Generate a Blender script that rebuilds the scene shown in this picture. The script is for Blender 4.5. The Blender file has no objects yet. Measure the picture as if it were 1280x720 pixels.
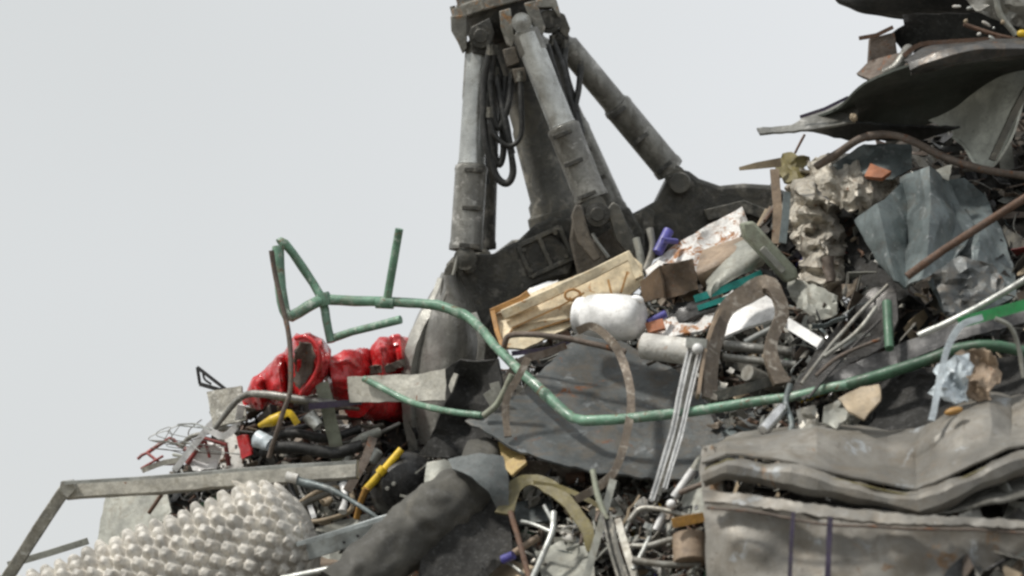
import bpy, bmesh, math, random
import numpy as np
from mathutils import Vector, Matrix, noise
from mathutils.geometry import delaunay_2d_cdt
rnd = random.Random(7)
R = math.radians
scene = bpy.context.scene
COL = scene.collection

# ------------------------------------------------------------------ camera frame and measuring helpers
PITCH = R(10)
CAM = Vector((0, 0, 1.7))
FWD = Vector((0, math.cos(PITCH), math.sin(PITCH)))
UP = Vector((0, -math.sin(PITCH), math.cos(PITCH)))
RT = Vector((1, 0, 0))
K = 0.36 / 1280            # metres per photo pixel per metre of distance (100 mm lens)

def P(x, y, d):
    return CAM + FWD * d + RT * ((x - 640) * K * d) + UP * ((360 - y) * K * d)
def dep(v): return (v - CAM).dot(FWD)
def interp(tab, x):
    if x <= tab[0][0]: return tab[0][1]
    for (a, b), (c, e) in zip(tab, tab[1:]):
        if x <= c: return b + (e - b) * (x - a) / (c - a)
    return tab[-1][1]
RIDGE_Y = [(-900, 1510), (-300, 930), (0, 790), (120, 725), (180, 630), (240, 572), (300, 528), (360, 500), (430, 490), (520, 500), (600, 480),
           (680, 430), (800, 375), (930, 300), (1000, 245), (1060, 205), (1150, 165), (1280, 100), (1500, 40),
           (1800, 0), (2300, 300), (2900, 900), (3500, 1510)]
RIDGE_D = [(500, 12.75), (640, 12.3), (3500, 12.3)]
def dm(x, y):
    """distance of the heap's surface at a place of the photo"""
    yr = interp(RIDGE_Y, x)
    return interp(RIDGE_D, x) - max(0, y - yr) / 300 / 0.85
def W(p):
    x, y, d = p
    if d < 6: return P(x, y, dm(x, y) - d)        # small number: metres out from the heap's surface
    return P(x, y, d)

def catmull(pts, n):
    if n <= 1 or len(pts) < 3: return pts
    out = []
    q = [pts[0] * 2 - pts[1]] + list(pts) + [pts[-1] * 2 - pts[-2]]
    for i in range(1, len(q) - 2):
        a, b, c, d = q[i - 1], q[i], q[i + 1], q[i + 2]
        for j in range(n):
            t = j / n
            out.append(0.5 * ((2 * b) + (c - a) * t + (2 * a - 5 * b + 4 * c - d) * t * t + (3 * b - a - 3 * c + d) * t ** 3))
    out.append(pts[-1])
    return out

def ridged(v):
    return 1 - 2 * abs(noise.noise(v))
_rot = {}
def facet(v, seed):
    """piecewise flat height field (random heights on a lattice of tetrahedra)"""
    k = round(seed * 10)
    if k not in _rot:
        r_ = random.Random(k); _rot[k] = Matrix.Rotation(r_.uniform(0, 6), 3, 'X') @ Matrix.Rotation(r_.uniform(0, 6), 3, 'Y') @ Matrix.Rotation(r_.uniform(0, 6), 3, 'Z')
    q = _rot[k] @ v
    b = [math.floor(t) for t in q]; f = [q[i] - b[i] for i in range(3)]
    o = sorted(range(3), key=lambda i: -f[i])
    def h(c): return noise.cell(Vector((c[0] + .5 + k, c[1] + .5, c[2] + .5)))
    c = list(b); hs = [h(c)]
    for i in o:
        c[i] += 1; hs.append(h(c))
    fa, fb, fc = f[o[0]], f[o[1]], f[o[2]]
    return hs[0] * (1 - fa) + hs[1] * (fa - fb) + hs[2] * (fb - fc) + hs[3] * fc
def crease(v, seed):
    """crumpled-metal height: flat facets meeting in sharp folds"""
    o = Vector((seed * 7.3, seed * 3.1, seed * 1.7))
    w = v * 1.15 + Vector((noise.noise(v * 0.8 + o), noise.noise(v * 0.8 - o), noise.noise(v * 0.8 + o * 2))) * 0.16
    return 1.5 * (facet(w + o, seed) - .3) + .42 * (facet(w * 2.3 - o, seed + 1) - .5) + 0.07 * ridged(w * 4.3 + o)

class M:
    def __init__(s): s.v = []; s.f = []; s.mi = []; s.cur = 0
    def add(s, vs, fs):
        b = len(s.v); s.v += [Vector(v) for v in vs]
        for f in fs: s.f.append(tuple(i + b for i in f)); s.mi.append(s.cur)
        return s
    def sweep(s, pts, secs, sm=1, up=None, wobble=0, raw=False, closed=False, scale=None, twist=None):
        """sweep a section (list of (a,b) in px) along px points"""
        ps = list(pts) if raw else [W(p) for p in pts]
        n0 = len(ps)
        ps = catmull(ps, sm)
        n = len(ps)
        vs, fs = [], []
        N = None
        m = len(secs)
        seed = rnd.random() * 50
        for i, p in enumerate(ps):
            a = ps[max(i - 1, 0)]; b = ps[min(i + 1, n - 1)]
            T = (b - a).normalized()
            if up is not None:
                nn = Vector(up) - T * T.dot(Vector(up))
                if nn.length < 1e-3: nn = N or UP
                N = nn.normalized()
            else:
                if N is None:
                    c = -FWD if abs(T.dot(FWD)) < 0.9 else UP
                    N = (c - T * T.dot(c)).normalized()
                else:
                    N = (N - T * N.dot(T)).normalized()
            B = T.cross(N).normalized()
            u = i / (n - 1)
            Nn, Bb = N, B
            if twist:
                an = R(twist) * u
                Nn = N * math.cos(an) + B * math.sin(an); Bb = B * math.cos(an) - N * math.sin(an)
            k = K * dep(p)
            if scale:
                k *= interp([(j / (len(scale) - 1), q) for j, q in enumerate(scale)], u)
            off = Vector((0, 0, 0))
            if wobble:
                off = (N * noise.noise(p * 5 + Vector((seed, 0, 0))) + B * noise.noise(p * 5 + Vector((0, seed, 0)))) * wobble * k
            for (x, y) in secs:
                q_ = p + off + Bb * (x * k) + Nn * (y * k)
                if not raw:
                    q_ += Bb * (x * k * .14 * noise.noise(q_ * 17)) + Nn * (y * k * .14 * noise.noise(q_ * 19)) + (Nn + Bb) * (k * .7 * noise.noise(q_ * 9))
                vs.append(q_)
        for i in range(n - 1):
            for j in range(m):
                fs.append((i * m + j, i * m + (j + 1) % m, (i + 1) * m + (j + 1) % m, (i + 1) * m + j))
        fs.append(tuple(range(m))[::-1]); fs.append(tuple((n - 1) * m + j for j in range(m)))
        return s.add(vs, fs)
    def tube(s, pts, r, sm=5, n=12, **kw):
        sec = [(r * math.cos(2 * math.pi * j / n), r * math.sin(2 * math.pi * j / n)) for j in range(n)]
        return s.sweep(pts, sec, sm=sm, **kw)
    def bar(s, pts, w, t, sm=1, **kw):
        """flat bar: w px wide across the picture, t px thick"""
        kw.setdefault('up', -FWD)
        return s.sweep(pts, [(-w / 2, -t / 2), (w / 2, -t / 2), (w / 2, t / 2), (-w / 2, t / 2)], sm=sm, **kw)
    def channel(s, pts, w, h, t, sm=1, **kw):
        """U-section profile, open toward the viewer"""
        kw.setdefault('up', -FWD)
        a = w / 2
        return s.sweep(pts, [(-a, -h / 2), (a, -h / 2), (a, h / 2), (a - t, h / 2), (a - t, -h / 2 + t), (-a + t, -h / 2 + t), (-a + t, h / 2), (-a, h / 2)], sm=sm, **kw)
    def lathe(s, p0, p1, prof, n=28, dent=0, seed=0):
        a, b = W(p0), W(p1)
        T = (b - a).normalized()
        c = -FWD if abs(T.dot(FWD)) < 0.95 else UP
        N = (c - T * T.dot(c)).normalized(); B = T.cross(N)
        k = K * (dep(a) + dep(b)) / 2
        vs, fs = [], []
        for (t, r) in prof:
            for j in range(n):
                an = 2 * math.pi * j / n
                v = a + (b - a) * t + (N * math.cos(an) + B * math.sin(an)) * (r * k)
                if dent:
                    v += (N * math.cos(an) + B * math.sin(an)) * (dent * k * noise.noise(v * 6 + Vector((seed, 0, 0))))
                vs.append(v)
        m = len(prof)
        for i in range(m - 1):
            for j in range(n):
                fs.append((i * n + j, i * n + (j + 1) % n, (i + 1) * n + (j + 1) % n, (i + 1) * n + j))
        fs.append(tuple(range(n))[::-1]); fs.append(tuple((m - 1) * n + j for j in range(n)))
        return s.add(vs, fs)
    def plate(s, outline, inner=(), th=2, amp=3, wl=60, res=14, jag=.8, seed=None):
        """sheet of metal: outline in px, th/amp in px"""
        seed = rnd.random() * 30 if seed is None else seed
        res = min(res, 9)
        if amp >= 6: s.sm = 22
        full = [(x, y, dep(W((x, y, d)))) for x, y, d in outline]
        inn = [(x, y, dep(W((x, y, d)))) for x, y, d in inner]
        ctrl = np.array(full + inn, float)
        n = len(ctrl)
        sc = 100.0
        X = ctrl[:, :2] / sc
        D = np.linalg.norm(X[:, None] - X[None], axis=2)
        A = np.zeros((n + 3, n + 3)); A[:n, :n] = D - np.eye(n) * 1e-3
        A[:n, n] = 1; A[:n, n + 1:] = X; A[n, :n] = 1; A[n + 1:, :n] = X.T
        try: sol = np.linalg.solve(A, np.concatenate([ctrl[:, 2], [0, 0, 0]]))
        except Exception: sol = np.linalg.lstsq(A, np.concatenate([ctrl[:, 2], [0, 0, 0]]), rcond=None)[0]
        def depth(x, y):
            q = np.array([x, y]) / sc
            return float(np.linalg.norm(X - q, axis=1) @ sol[:n] + sol[n] + q @ sol[n + 1:])
        rr = random.Random(int(seed * 1000))
        ol = []
        for i, (x, y, d) in enumerate(full):
            x2, y2, d2 = full[(i + 1) % len(full)]
            L = math.hypot(x2 - x, y2 - y); m = max(1, int(L / res))
            for j in range(m):
                t = j / m
                jx = jag * (rr.random() - .5) * 2 if j or jag > 3 else 0
                jy = jag * (rr.random() - .5) * 2 if j or jag > 3 else 0
                ol.append((x + (x2 - x) * t + jx, y + (y2 - y) * t + jy))
        xs = [p[0] for p in ol]; ys = [p[1] for p in ol]
        pts = [Vector(p) for p in ol]
        y = min(ys)
        while y < max(ys):
            x = min(xs)
            while x < max(xs):
                q = (x + (rr.random() - .5) * res * .5, y + (rr.random() - .5) * res * .5)
                # keep clear of the border
                ins = False; near = False
                for i in range(len(ol)):
                    x1, y1 = ol[i]; x2, y2 = ol[(i + 1) % len(ol)]
                    if (y1 > q[1]) != (y2 > q[1]) and q[0] < (x2 - x1) * (q[1] - y1) / (y2 - y1) + x1: ins = not ins
                    if math.hypot(q[0] - x1, q[1] - y1) < res * .45: near = True
                if ins and not near: pts.append(Vector(q))
                x += res
            y += res
        o = len(ol)
        cv, ce, cf, *_ = delaunay_2d_cdt(pts, [], [list(range(o))], 1, 1e-5)
        base = []
        for q in cv:
            d = depth(q[0], q[1])
            v = P(q[0], q[1], d)
            if amp:
                c = crease(Vector((q[0] / wl, q[1] / wl, 0)), seed)
                d -= amp * c * K * d
                v = P(q[0], q[1], d)
                v += RT * (noise.noise(Vector((q[0] / wl, q[1] / wl, seed))) * amp * .3 * K * d)
            base.append(v)
        # normals
        nm = [Vector((0, 0, 0)) for _ in base]
        fc = []
        for f in cf:
            f = list(f)
            nn = (base[f[1]] - base[f[0]]).cross(base[f[2]] - base[f[0]])
            if nn.dot(FWD) > 0: f = f[::-1]; nn = -nn
            fc.append(f)
            for i in f: nm[i] += nn
        k = K * dep(base[0]) * th
        back = [b - (n_.normalized() if n_.length else -FWD) * k for b, n_ in zip(base, nm)]
        nb = len(base)
        edges = {}
        for f in fc:
            for i in range(len(f)):
                e = (f[i], f[(i + 1) % len(f)])
                edges[e] = 1
        fs = [tuple(f) for f in fc] + [tuple(i + nb for i in f[::-1]) for f in fc]
        for (a, b) in edges:
            if (b, a) not in edges: fs.append((b, a, a + nb, b + nb))
        return s.add(base + back, fs)
    def patch(s, rows, th=2, amp=0, wl=60, nu=6, nv=6, seed=None, lin=False):
        """smooth bent sheet through rows of px points"""
        seed = rnd.random() * 30 if seed is None else seed
        def linear(r, n):
            o = []
            for a, b in zip(r, r[1:]):
                for j in range(n): o.append(a.lerp(b, j / n))
            return o + [r[-1]]
        if lin: s.sm = 14
        g = [(linear if lin else catmull)([W(p) for p in r], nu) for r in rows]
        cols = [catmull([g[i][j] for i in range(len(g))], nv) for j in range(len(g[0]))]
        nj, ni = len(cols), len(cols[0])
        G = [[cols[j][i].copy() for j in range(nj)] for i in range(ni)]
        def nrm(i, j):
            a = G[min(i + 1, ni - 1)][j] - G[max(i - 1, 0)][j]; b = G[i][min(j + 1, nj - 1)] - G[i][max(j - 1, 0)]
            n_ = b.cross(a)
            return n_.normalized() if n_.length else -FWD
        Nn = [[nrm(i, j) for j in range(nj)] for i in range(ni)]
        vs = []; back = []
        for i in range(ni):
            for j in range(nj):
                v = G[i][j]; k = K * dep(v)
                if amp: v = v + Nn[i][j] * (amp * k * crease(v / (wl * 0.0034), seed))
                vs.append(v); back.append(v - Nn[i][j] * (th * k))
        nb = len(vs)
        fs = []
        ix = lambda i, j: i * nj + j
        for i in range(ni - 1):
            for j in range(nj - 1):
                f = (ix(i, j), ix(i, j + 1), ix(i + 1, j + 1), ix(i + 1, j))
                fs.append(f[::-1]); fs.append(tuple(q + nb for q in f))
        ring = [ix(0, j) for j in range(nj)] + [ix(i, nj - 1) for i in range(1, ni)] + [ix(ni - 1, j) for j in range(nj - 2, -1, -1)] + [ix(i, 0) for i in range(ni - 2, 0, -1)]
        for a, b in zip(ring, ring[1:] + ring[:1]): fs.append((a, b, b + nb, a + nb))
        return s.add(vs + back, fs)
    def blob(s, c, rx, ry, rz, ang=0, amp=0, wl=30, sub=4, seed=None, sq=1.0):
        seed = rnd.random() * 30 if seed is None else seed
        bm = bmesh.new(); bmesh.ops.create_icosphere(bm, subdivisions=sub, radius=1)
        cc = W(c); k = K * dep(cc)
        ca, sa = math.cos(R(ang)), math.sin(R(ang))
        vs = []
        for v in bm.verts:
            q = v.co.copy()
            q = Vector([math.copysign(abs(t) ** sq, t) for t in q])
            x, y, z = q.x * rx, q.y * ry, q.z * rz
            w = RT * (x * ca - y * sa) + UP * (x * sa + y * ca) - FWD * z
            p = cc + w * k
            if amp: p += (w.normalized()) * (amp * k * (crease(p / (wl * 0.0034), seed) - .3))
            vs.append(p)
        fs = [tuple(v.index for v in f.verts) for f in bm.faces]
        bm.free()
        return s.add(vs, fs)
    def crushed(s, p0, p1, r, r2=None, amp=.3, seed=1, nth=96, nz=56, acc=0, nacc=3, squash=1, wl=40, dish=.3):
        """crushed drum or can with buckled wall"""
        a, b = W(p0), W(p1)
        T = (b - a).normalized(); c = -FWD if abs(T.dot(FWD)) < .9 else UP
        N = (c - T * T.dot(c)).normalized(); B = T.cross(N)
        k = K * dep(a); r2 = r2 or r
        prof = [(-.0, .0, 0), (0, .3, dish), (0, .6, dish * .9), (0, .85, dish * .3), (0, 1, 0)]
        rings = []
        L = (b - a).length
        def ring(t, f, push, rad):
            out = []
            for j in range(nth):
                an = 2 * math.pi * j / nth
                dirv = N * math.cos(an) * squash + B * math.sin(an)
                base = a + T * (L * t) + T * push
                v = base + dirv * (rad * f * k)
                q = v / (wl * .0034)
                dsp = amp * rad * k * (crease(q, seed) - .45)
                buckle = amp * .35 * rad * k * math.sin(3 * an + 9 * t + seed) * abs(math.sin(7 * t + an))
                if acc:
                    ph = nacc * t + .22 * math.sin(2 * an + seed) + .12 * math.sin(3 * an + 2 * seed)
                    dsp -= acc * rad * k * (1 - abs(2 * (ph % 1) - 1)) ** 1.5
                v = v + dirv * (dsp + buckle) * (f if f > .05 else 0) + T * (amp * .4 * rad * k * noise.noise(q * 1.3))
                out.append(v)
            return out
        rings += [ring(0, f, dish * r * k * (1 - f ** 2), r) for f in (.02, .3, .6, .85, .97)]
        for i in range(nz + 1):
            t = i / nz
            rings.append(ring(t, 1 - .0 * t, 0, r + (r2 - r) * t))
        rings += [ring(1, f, -dish * r2 * k * (1 - f ** 2), r2) for f in (.97, .85, .6, .3, .02)]
        vs = [v for rg in rings for v in rg]; fs = []
        for i in range(len(rings) - 1):
            for j in range(nth):
                fs.append((i * nth + j, i * nth + (j + 1) % nth, (i + 1) * nth + (j + 1) % nth, (i + 1) * nth + j))
        m = (len(rings) - 1) * nth
        fs.append(tuple(range(nth))[::-1]); fs.append(tuple(m + j for j in range(nth)))
        return s.add(vs, fs)
    def folded(s, st, nphi=72, sub=8, amp=1.2, wl=18, seed=1):
        """crushed drum wall: stations (x1,y1,x2,y2,depth,half depth) joined by crisp folds"""
        s.sm = 16
        rings = []
        S = [Vector(q[:4]) if 0 else q for q in st]
        seq = []
        for a, b in zip(S, S[1:]):
            for j in range(sub):
                t = j / sub
                bul = 0
                seq.append([a[i] + (b[i] - a[i]) * t for i in range(6)] + [bul])
        seq.append(list(S[-1]) + [0])
        for q in seq:
            x1, y1, x2, y2, d, hd, bul = q
            rg = []
            for j in range(nphi):
                ph = 2 * math.pi * j / nphi
                m_ = .5 - .5 * math.cos(ph) * (1 + bul)
                sn = math.sin(ph)
                dd = d - hd * math.copysign(abs(sn) ** .8, sn) * (1 + bul)
                v = P(x1 + (x2 - x1) * m_, y1 + (y2 - y1) * m_, dd)
                v += (-FWD * sn - UP * -math.cos(ph) * .5) * (amp * K * d * crease(v / (wl * .0034), seed))
                rg.append(v)
            rings.append(rg)
        vs = [v for r_ in rings for v in r_]; n = nphi
        fs = [(i * n + j, i * n + (j + 1) % n, (i + 1) * n + (j + 1) % n, (i + 1) * n + j) for i in range(len(rings) - 1) for j in range(n)]
        m0 = (len(rings) - 1) * n
        fs.append(tuple(range(n))[::-1]); fs.append(tuple(m0 + j for j in range(n)))
        return s.add(vs, fs)
    def prism(s, outline, d0, d1, sm=1, pert=0):
        """solid cut from thick plate, standing across the view direction"""
        pts = [Vector((x, y, 0)) for x, y in outline]
        if sm > 1:
            q = pts + pts[:1]; pts = catmull(q, sm)[:-1]
        n = len(pts)
        fr = [P(p.x, p.y, d0) for p in pts]
        dv = FWD * (d1 - d0)
        vs = fr + [v + dv for v in fr]
        fs = [tuple(range(n)), tuple(range(2 * n - 1, n - 1, -1))]
        for i in range(n): fs.append((i, n + i, n + (i + 1) % n, (i + 1) % n))
        return s.add(vs, fs)

# ------------------------------------------------------------------ materials
MATS = {}
def mat(key, col, rough=.6, metal=0, dirt=(.09, .075, .055), da=.5, rust=0, sc=3, bump=.3, spec=.5, streak=0, rustcol=(.23, .09, .035), light=None, la=0, coat=0, pit=22):
    m = bpy.data.materials.new(key); m.use_nodes = True
    nt = m.node_tree; N, L = nt.nodes, nt.links
    bs = N['Principled BSDF']
    tc = N.new('ShaderNodeTexCoord'); oi = N.new('ShaderNodeObjectInfo')
    mul = N.new('ShaderNodeMath'); mul.operation = 'MULTIPLY'; mul.inputs[1].default_value = 37
    L.new(oi.outputs['Random'], mul.inputs[0])
    add = N.new('ShaderNodeVectorMath'); add.operation = 'ADD'
    L.new(tc.outputs['Object'], add.inputs[0]); L.new(mul.outputs[0], add.inputs[1])
    V = add.outputs[0]
    def noi(scale, detail=6, rgh=.6, dist=0, vec=V):
        n = N.new('ShaderNodeTexNoise'); n.inputs['Scale'].default_value = scale; n.inputs['Detail'].default_value = detail
        n.inputs['Roughness'].default_value = rgh; n.inputs['Distortion'].default_value = dist
        L.new(vec, n.inputs['Vector']); return n.outputs['Fac']
    def ramp(src, a, b, c0=0, c1=1):
        r = N.new('ShaderNodeMapRange'); r.inputs['From Min'].default_value = a; r.inputs['From Max'].default_value = b
        r.inputs['To Min'].default_value = c0; r.inputs['To Max'].default_value = c1
        L.new(src, r.inputs['Value']); return r.outputs[0]
    def mix(f, a, b):
        x = N.new('ShaderNodeMix'); x.data_type = 'RGBA'
        if isinstance(f, float): x.inputs[0].default_value = f
        else: L.new(f, x.inputs[0])
        for i, c in ((6, a), (7, b)):
            if isinstance(c, tuple): x.inputs[i].default_value = (*c, 1)
            else: L.new(c, x.inputs[i])
        return x.outputs[2]
    if max(col) < .6: col = (col[0] * .90, col[1] * .89, col[2] * .855)
    lo = tuple(c * .62 for c in col); hi = tuple(min(1, c * 1.2) for c in col)
    c = mix(ramp(noi(sc * 1.6, 7, .65), .38, .62), lo, hi)
    sp_ = ramp(noi(sc * 16, 4, .75, .3), .60, .66, 0, .55)
    c = mix(sp_, c, tuple(q * .55 for q in dirt))
    dmask = ramp(noi(sc * 3.2, 9, .7, .8), .62 - da * .28, .70 - da * .12, 0, min(.95, da + .25))
    c = mix(dmask, c, dirt)
    dust = ramp(noi(sc * 12, 6, .75), .52, .7, 0, .35)
    c = mix(dust, c, tuple(.35 * q + .16 for q in col))
    if streak:
        mp = N.new('ShaderNodeMapping'); mp.inputs['Scale'].default_value = (26, 26, 1.6)
        L.new(V, mp.inputs['Vector'])
        c = mix(ramp(noi(1, 5, .6, 0, mp.outputs[0]), .5, .72, 0, streak), c, dirt)
    if light:
        c = mix(ramp(noi(sc * 3.7, 8, .7, .4), .58 - la * .15, .66, 0, .9), c, light)
    rg = ramp(noi(sc * 5, 6, .7), .3, .7, max(.08, rough - .15), min(1, rough + .2))
    if rust:
        rm = ramp(noi(sc * 2.7, 10, .72, .8), .64 - rust * .3, .68 - rust * .22)
        rc = mix(ramp(noi(sc * 14, 5), .35, .65), tuple(q * .5 for q in rustcol), rustcol)
        c = mix(rm, c, rc)
        mm = N.new('ShaderNodeMath'); mm.operation = 'MULTIPLY_ADD'; L.new(rm, mm.inputs[0]); mm.inputs[1].default_value = -metal; mm.inputs[2].default_value = metal
        L.new(mm.outputs[0], bs.inputs['Metallic'])
        mx = N.new('ShaderNodeMath'); mx.operation = 'MAXIMUM'; L.new(rg, mx.inputs[0])
        m9 = N.new('ShaderNodeMath'); m9.operation = 'MULTIPLY'; m9.inputs[1].default_value = .85; L.new(rm, m9.inputs[0]); L.new(m9.outputs[0], mx.inputs[1])
        rg = mx.outputs[0]
    else: bs.inputs['Metallic'].default_value = metal
    L.new(c, bs.inputs['Base Color']); L.new(rg, bs.inputs['Roughness'])
    bs.inputs['Specular IOR Level'].default_value = spec
    if coat: bs.inputs['Coat Weight'].default_value = coat; bs.inputs['Coat Roughness'].default_value = .12
    ad = N.new('ShaderNodeMath'); ad.operation = 'MULTIPLY_ADD'
    L.new(noi(pit * 4, 4, .7), ad.inputs[0]); ad.inputs[1].default_value = .35; L.new(noi(pit * .8, 6, .65), ad.inputs[2])
    bp = N.new('ShaderNodeBump'); bp.inputs['Strength'].default_value = bump; bp.inputs['Distance'].default_value = .012
    L.new(ad.outputs[0], bp.inputs['Height']); L.new(bp.outputs[0], bs.inputs['Normal'])
    MATS[key] = m
    return m
mat('grab_steel', (.105, .105, .096), .5, .25, dirt=(.18, .165, .13), da=.5, bump=.45, light=(.28, .265, .225), la=.25, streak=.4)
mat('grab_dark', (.06, .06, .055), .5, .2, dirt=(.13, .12, .095), da=.45, bump=.6, light=(.2, .19, .165), la=.12)
mat('grab_grey', (.27, .27, .255), .36, .35, dirt=(.09, .085, .07), da=.5, bump=.35, streak=.55, light=(.46, .45, .42), la=.15, sc=4)
mat('grab_pale', (.25, .25, .23), .5, .3, dirt=(.11, .095, .07), da=.5, rust=.3, rustcol=(.33, .19, .09), bump=.4, light=(.42, .40, .36), la=.3, sc=5)
mat('rod_grey', (.50, .52, .52), .24, .45, dirt=(.2, .19, .16), da=.3, bump=.12, streak=.4)
mat('grab_worn_lit', (.46, .46, .435), .36, .4, dirt=(.2, .19, .165), da=.35, bump=.3, streak=.3)
mat('grab_dusty', (.16, .14, .115), .65, .1, dirt=(.07, .065, .055), da=.5, bump=.5)
mat('rubber', (.022, .023, .022), .55, 0, dirt=(.07, .065, .055), da=.3, bump=.2)
mat('green_paint', (.16, .315, .225), .38, 0, dirt=(.15, .15, .10), da=.35, rust=.2, rustcol=(.22, .13, .07), bump=.35, sc=6, light=(.42, .48, .41), la=.3, coat=.15)
mat('green_dark', (.06, .15, .09), .45, 0, dirt=(.06, .065, .045), da=.4, bump=.15, sc=5)
mat('green_bright', (.04, .33, .11), .4, 0, dirt=(.1, .16, .09), da=.2, bump=.1)
mat('green_pale', (.30, .33, .26), .6, 0, dirt=(.16, .15, .11), da=.5, bump=.35)
mat('red_paint', (.58, .02, .024), .24, .0, dirt=(.10, .02, .02), da=.3, rust=.05, bump=.15, sc=5, coat=.3, light=(.6, .2, .18), la=-.1)
mat('grey_sheet', (.115, .128, .134), .42, .25, dirt=(.13, .11, .085), da=.55, bump=.35, sc=3, rust=.06, light=(.22, .235, .24), la=-.02)
mat('dark_sheet', (.045, .048, .050), .45, .3, dirt=(.075, .07, .06), da=.3, bump=.2, sc=3)
mat('darkgreen_sheet', (.085, .098, .088), .4, .2, dirt=(.10, .10, .085), da=.25, bump=.12, sc=2)
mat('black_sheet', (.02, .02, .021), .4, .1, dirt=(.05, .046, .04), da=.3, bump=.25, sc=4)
mat('black_plastic', (.013, .013, .013), .35, 0, dirt=(.04, .036, .03), da=.3, bump=.2, sc=4)
mat('foil_black', (.06, .058, .057), .3, .4, dirt=(.11, .10, .09), da=.4, bump=.35, sc=5)
mat('zinc', (.36, .355, .33), .42, .55, dirt=(.15, .13, .10), da=.5, bump=.25, sc=3, rust=.03)
mat('zinc_brown', (.275, .265, .245), .5, .3, dirt=(.175, .15, .115), da=.5, bump=.25, sc=1.8, rust=.08, rustcol=(.24, .155, .09), streak=.25, light=(.36, .38, .39), la=-.05)
mat('blue_grey', (.165, .20, .21), .45, .3, dirt=(.12, .115, .10), da=.4, bump=.3, sc=4, light=(.33, .35, .35), la=.05)
mat('pale_metal', (.48, .50, .49), .38, .5, dirt=(.22, .2, .17), da=.3, bump=.2, sc=5)
mat('chrome', (.72, .72, .71), .2, .9, dirt=(.3, .28, .25), da=.15, bump=.1, sc=6)
mat('galv', (.42, .42, .39), .5, .35, dirt=(.20, .19, .15), da=.45, bump=.25, sc=6, rust=.04)
mat('white_paint', (.84, .84, .82), .35, 0, dirt=(.48, .44, .38), da=.2, bump=.2, sc=5)
mat('white_dirty', (.60, .59, .55), .55, 0, dirt=(.24, .20, .15), da=.45, bump=.35, sc=5, rust=.1, rustcol=(.36, .17, .07))
mat('white_flaking', (.78, .77, .74), .4, .0, dirt=(.38, .32, .26), da=.42, bump=.8, sc=7, rust=.42, rustcol=(.44, .2, .08))
mat('cream', (.72, .62, .43), .5, 0, dirt=(.50, .36, .18), da=.3, rust=.16, rustcol=(.50, .25, .08), bump=.25, sc=6)
mat('cream_edge', (.50, .27, .09), .6, 0, dirt=(.25, .13, .05), da=.4, bump=.3, sc=6)
mat('brown_box', (.13, .085, .05), .6, 0, dirt=(.07, .05, .035), da=.4, bump=.25, sc=5, rust=.12)
mat('brown_strap', (.19, .155, .12), .5, .3, dirt=(.09, .07, .055), da=.5, bump=.4, sc=6, light=(.38, .35, .30), la=.3)
mat('brown_pale', (.34, .26, .19), .6, 0, dirt=(.17, .12, .08), da=.4, bump=.35, sc=6, rust=.1)
mat('rusty', (.15, .085, .055), .75, 0, dirt=(.09, .065, .05), da=.5, bump=.6, sc=6)
mat('rust_grey', (.17, .14, .12), .7, .2, dirt=(.1, .07, .05), da=.5, bump=.5, sc=6, rust=.25)
mat('olive', (.17, .145, .055), .55, 0, dirt=(.10, .085, .045), da=.5, bump=.35, sc=5)
mat('tan', (.42, .34, .24), .6, 0, dirt=(.2, .16, .11), da=.35, bump=.25, sc=5)
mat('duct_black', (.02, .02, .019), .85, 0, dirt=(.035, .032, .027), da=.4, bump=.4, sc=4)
mat('leg_galv', (.27, .265, .235), .55, .3, dirt=(.13, .12, .09), da=.5, bump=.4, sc=9, light=(.5, .5, .46), la=.4)
mat('slate_matte', (.14, .16, .165), .65, 0, dirt=(.10, .095, .09), da=.4, bump=.3, sc=4)
mat('blue_pale', (.46, .51, .53), .45, .2, dirt=(.22, .22, .20), da=.35, bump=.2, sc=5)
mat('wing_lit', (.74, .77, .70), .35, .1, dirt=(.3, .31, .28), da=.3, bump=.1, sc=3)  # albedo raised to paint sunlight on a wing lying in shade
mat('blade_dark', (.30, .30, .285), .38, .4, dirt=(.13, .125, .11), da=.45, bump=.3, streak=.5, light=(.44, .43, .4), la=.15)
mat('fender_dark', (.10, .10, .10), .4, .4, dirt=(.14, .11, .085), da=.45, bump=.3, sc=4, rust=.1)
mat('beam_pale', (.54, .53, .485), .45, .2, dirt=(.26, .24, .19), da=.4, bump=.35, sc=7, rust=.04)
mat('teal', (.02, .34, .31), .4, 0, dirt=(.05, .18, .17), da=.25, bump=.15, sc=6)
mat('blue', (.09, .085, .36), .4, 0, dirt=(.12, .12, .2), da=.3, bump=.15, sc=8)
mat('purple', (.06, .045, .09), .45, .2, dirt=(.06, .055, .055), da=.5, bump=.2, sc=6)
mat('yellow', (.68, .46, .02), .4, 0, dirt=(.3, .2, .05), da=.2, bump=.1, sc=6)
mat('orange', (.50, .27, .06), .5, 0, dirt=(.3, .17, .07), da=.45, bump=.3, sc=6)
mat('mustard', (.46, .34, .13), .55, 0, dirt=(.28, .15, .07), da=.45, bump=.3, sc=6, rust=.15)
mat('duct_cloth', (.10, .098, .088), .75, 0, dirt=(.15, .14, .115), da=.3, bump=.25, sc=1.5)
mat('white_metal', (.74, .74, .72), .3, .35, dirt=(.36, .33, .28), da=.25, bump=.1, sc=6)
mat('terracotta', (.40, .15, .07), .7, 0, dirt=(.2, .09, .05), da=.3, bump=.3, sc=6)
mat('red_dull', (.30, .05, .045), .5, 0, dirt=(.14, .07, .06), da=.35, bump=.2, sc=6)
mat('crumple_white', (.58, .55, .49), .45, .25, dirt=(.25, .20, .145), da=.5, bump=.8, sc=9, rust=.08)
mat('knob_plastic', (.60, .575, .52), .42, 0, dirt=(.26, .21, .15), da=.35, bump=.5, sc=6, pit=30)
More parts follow.
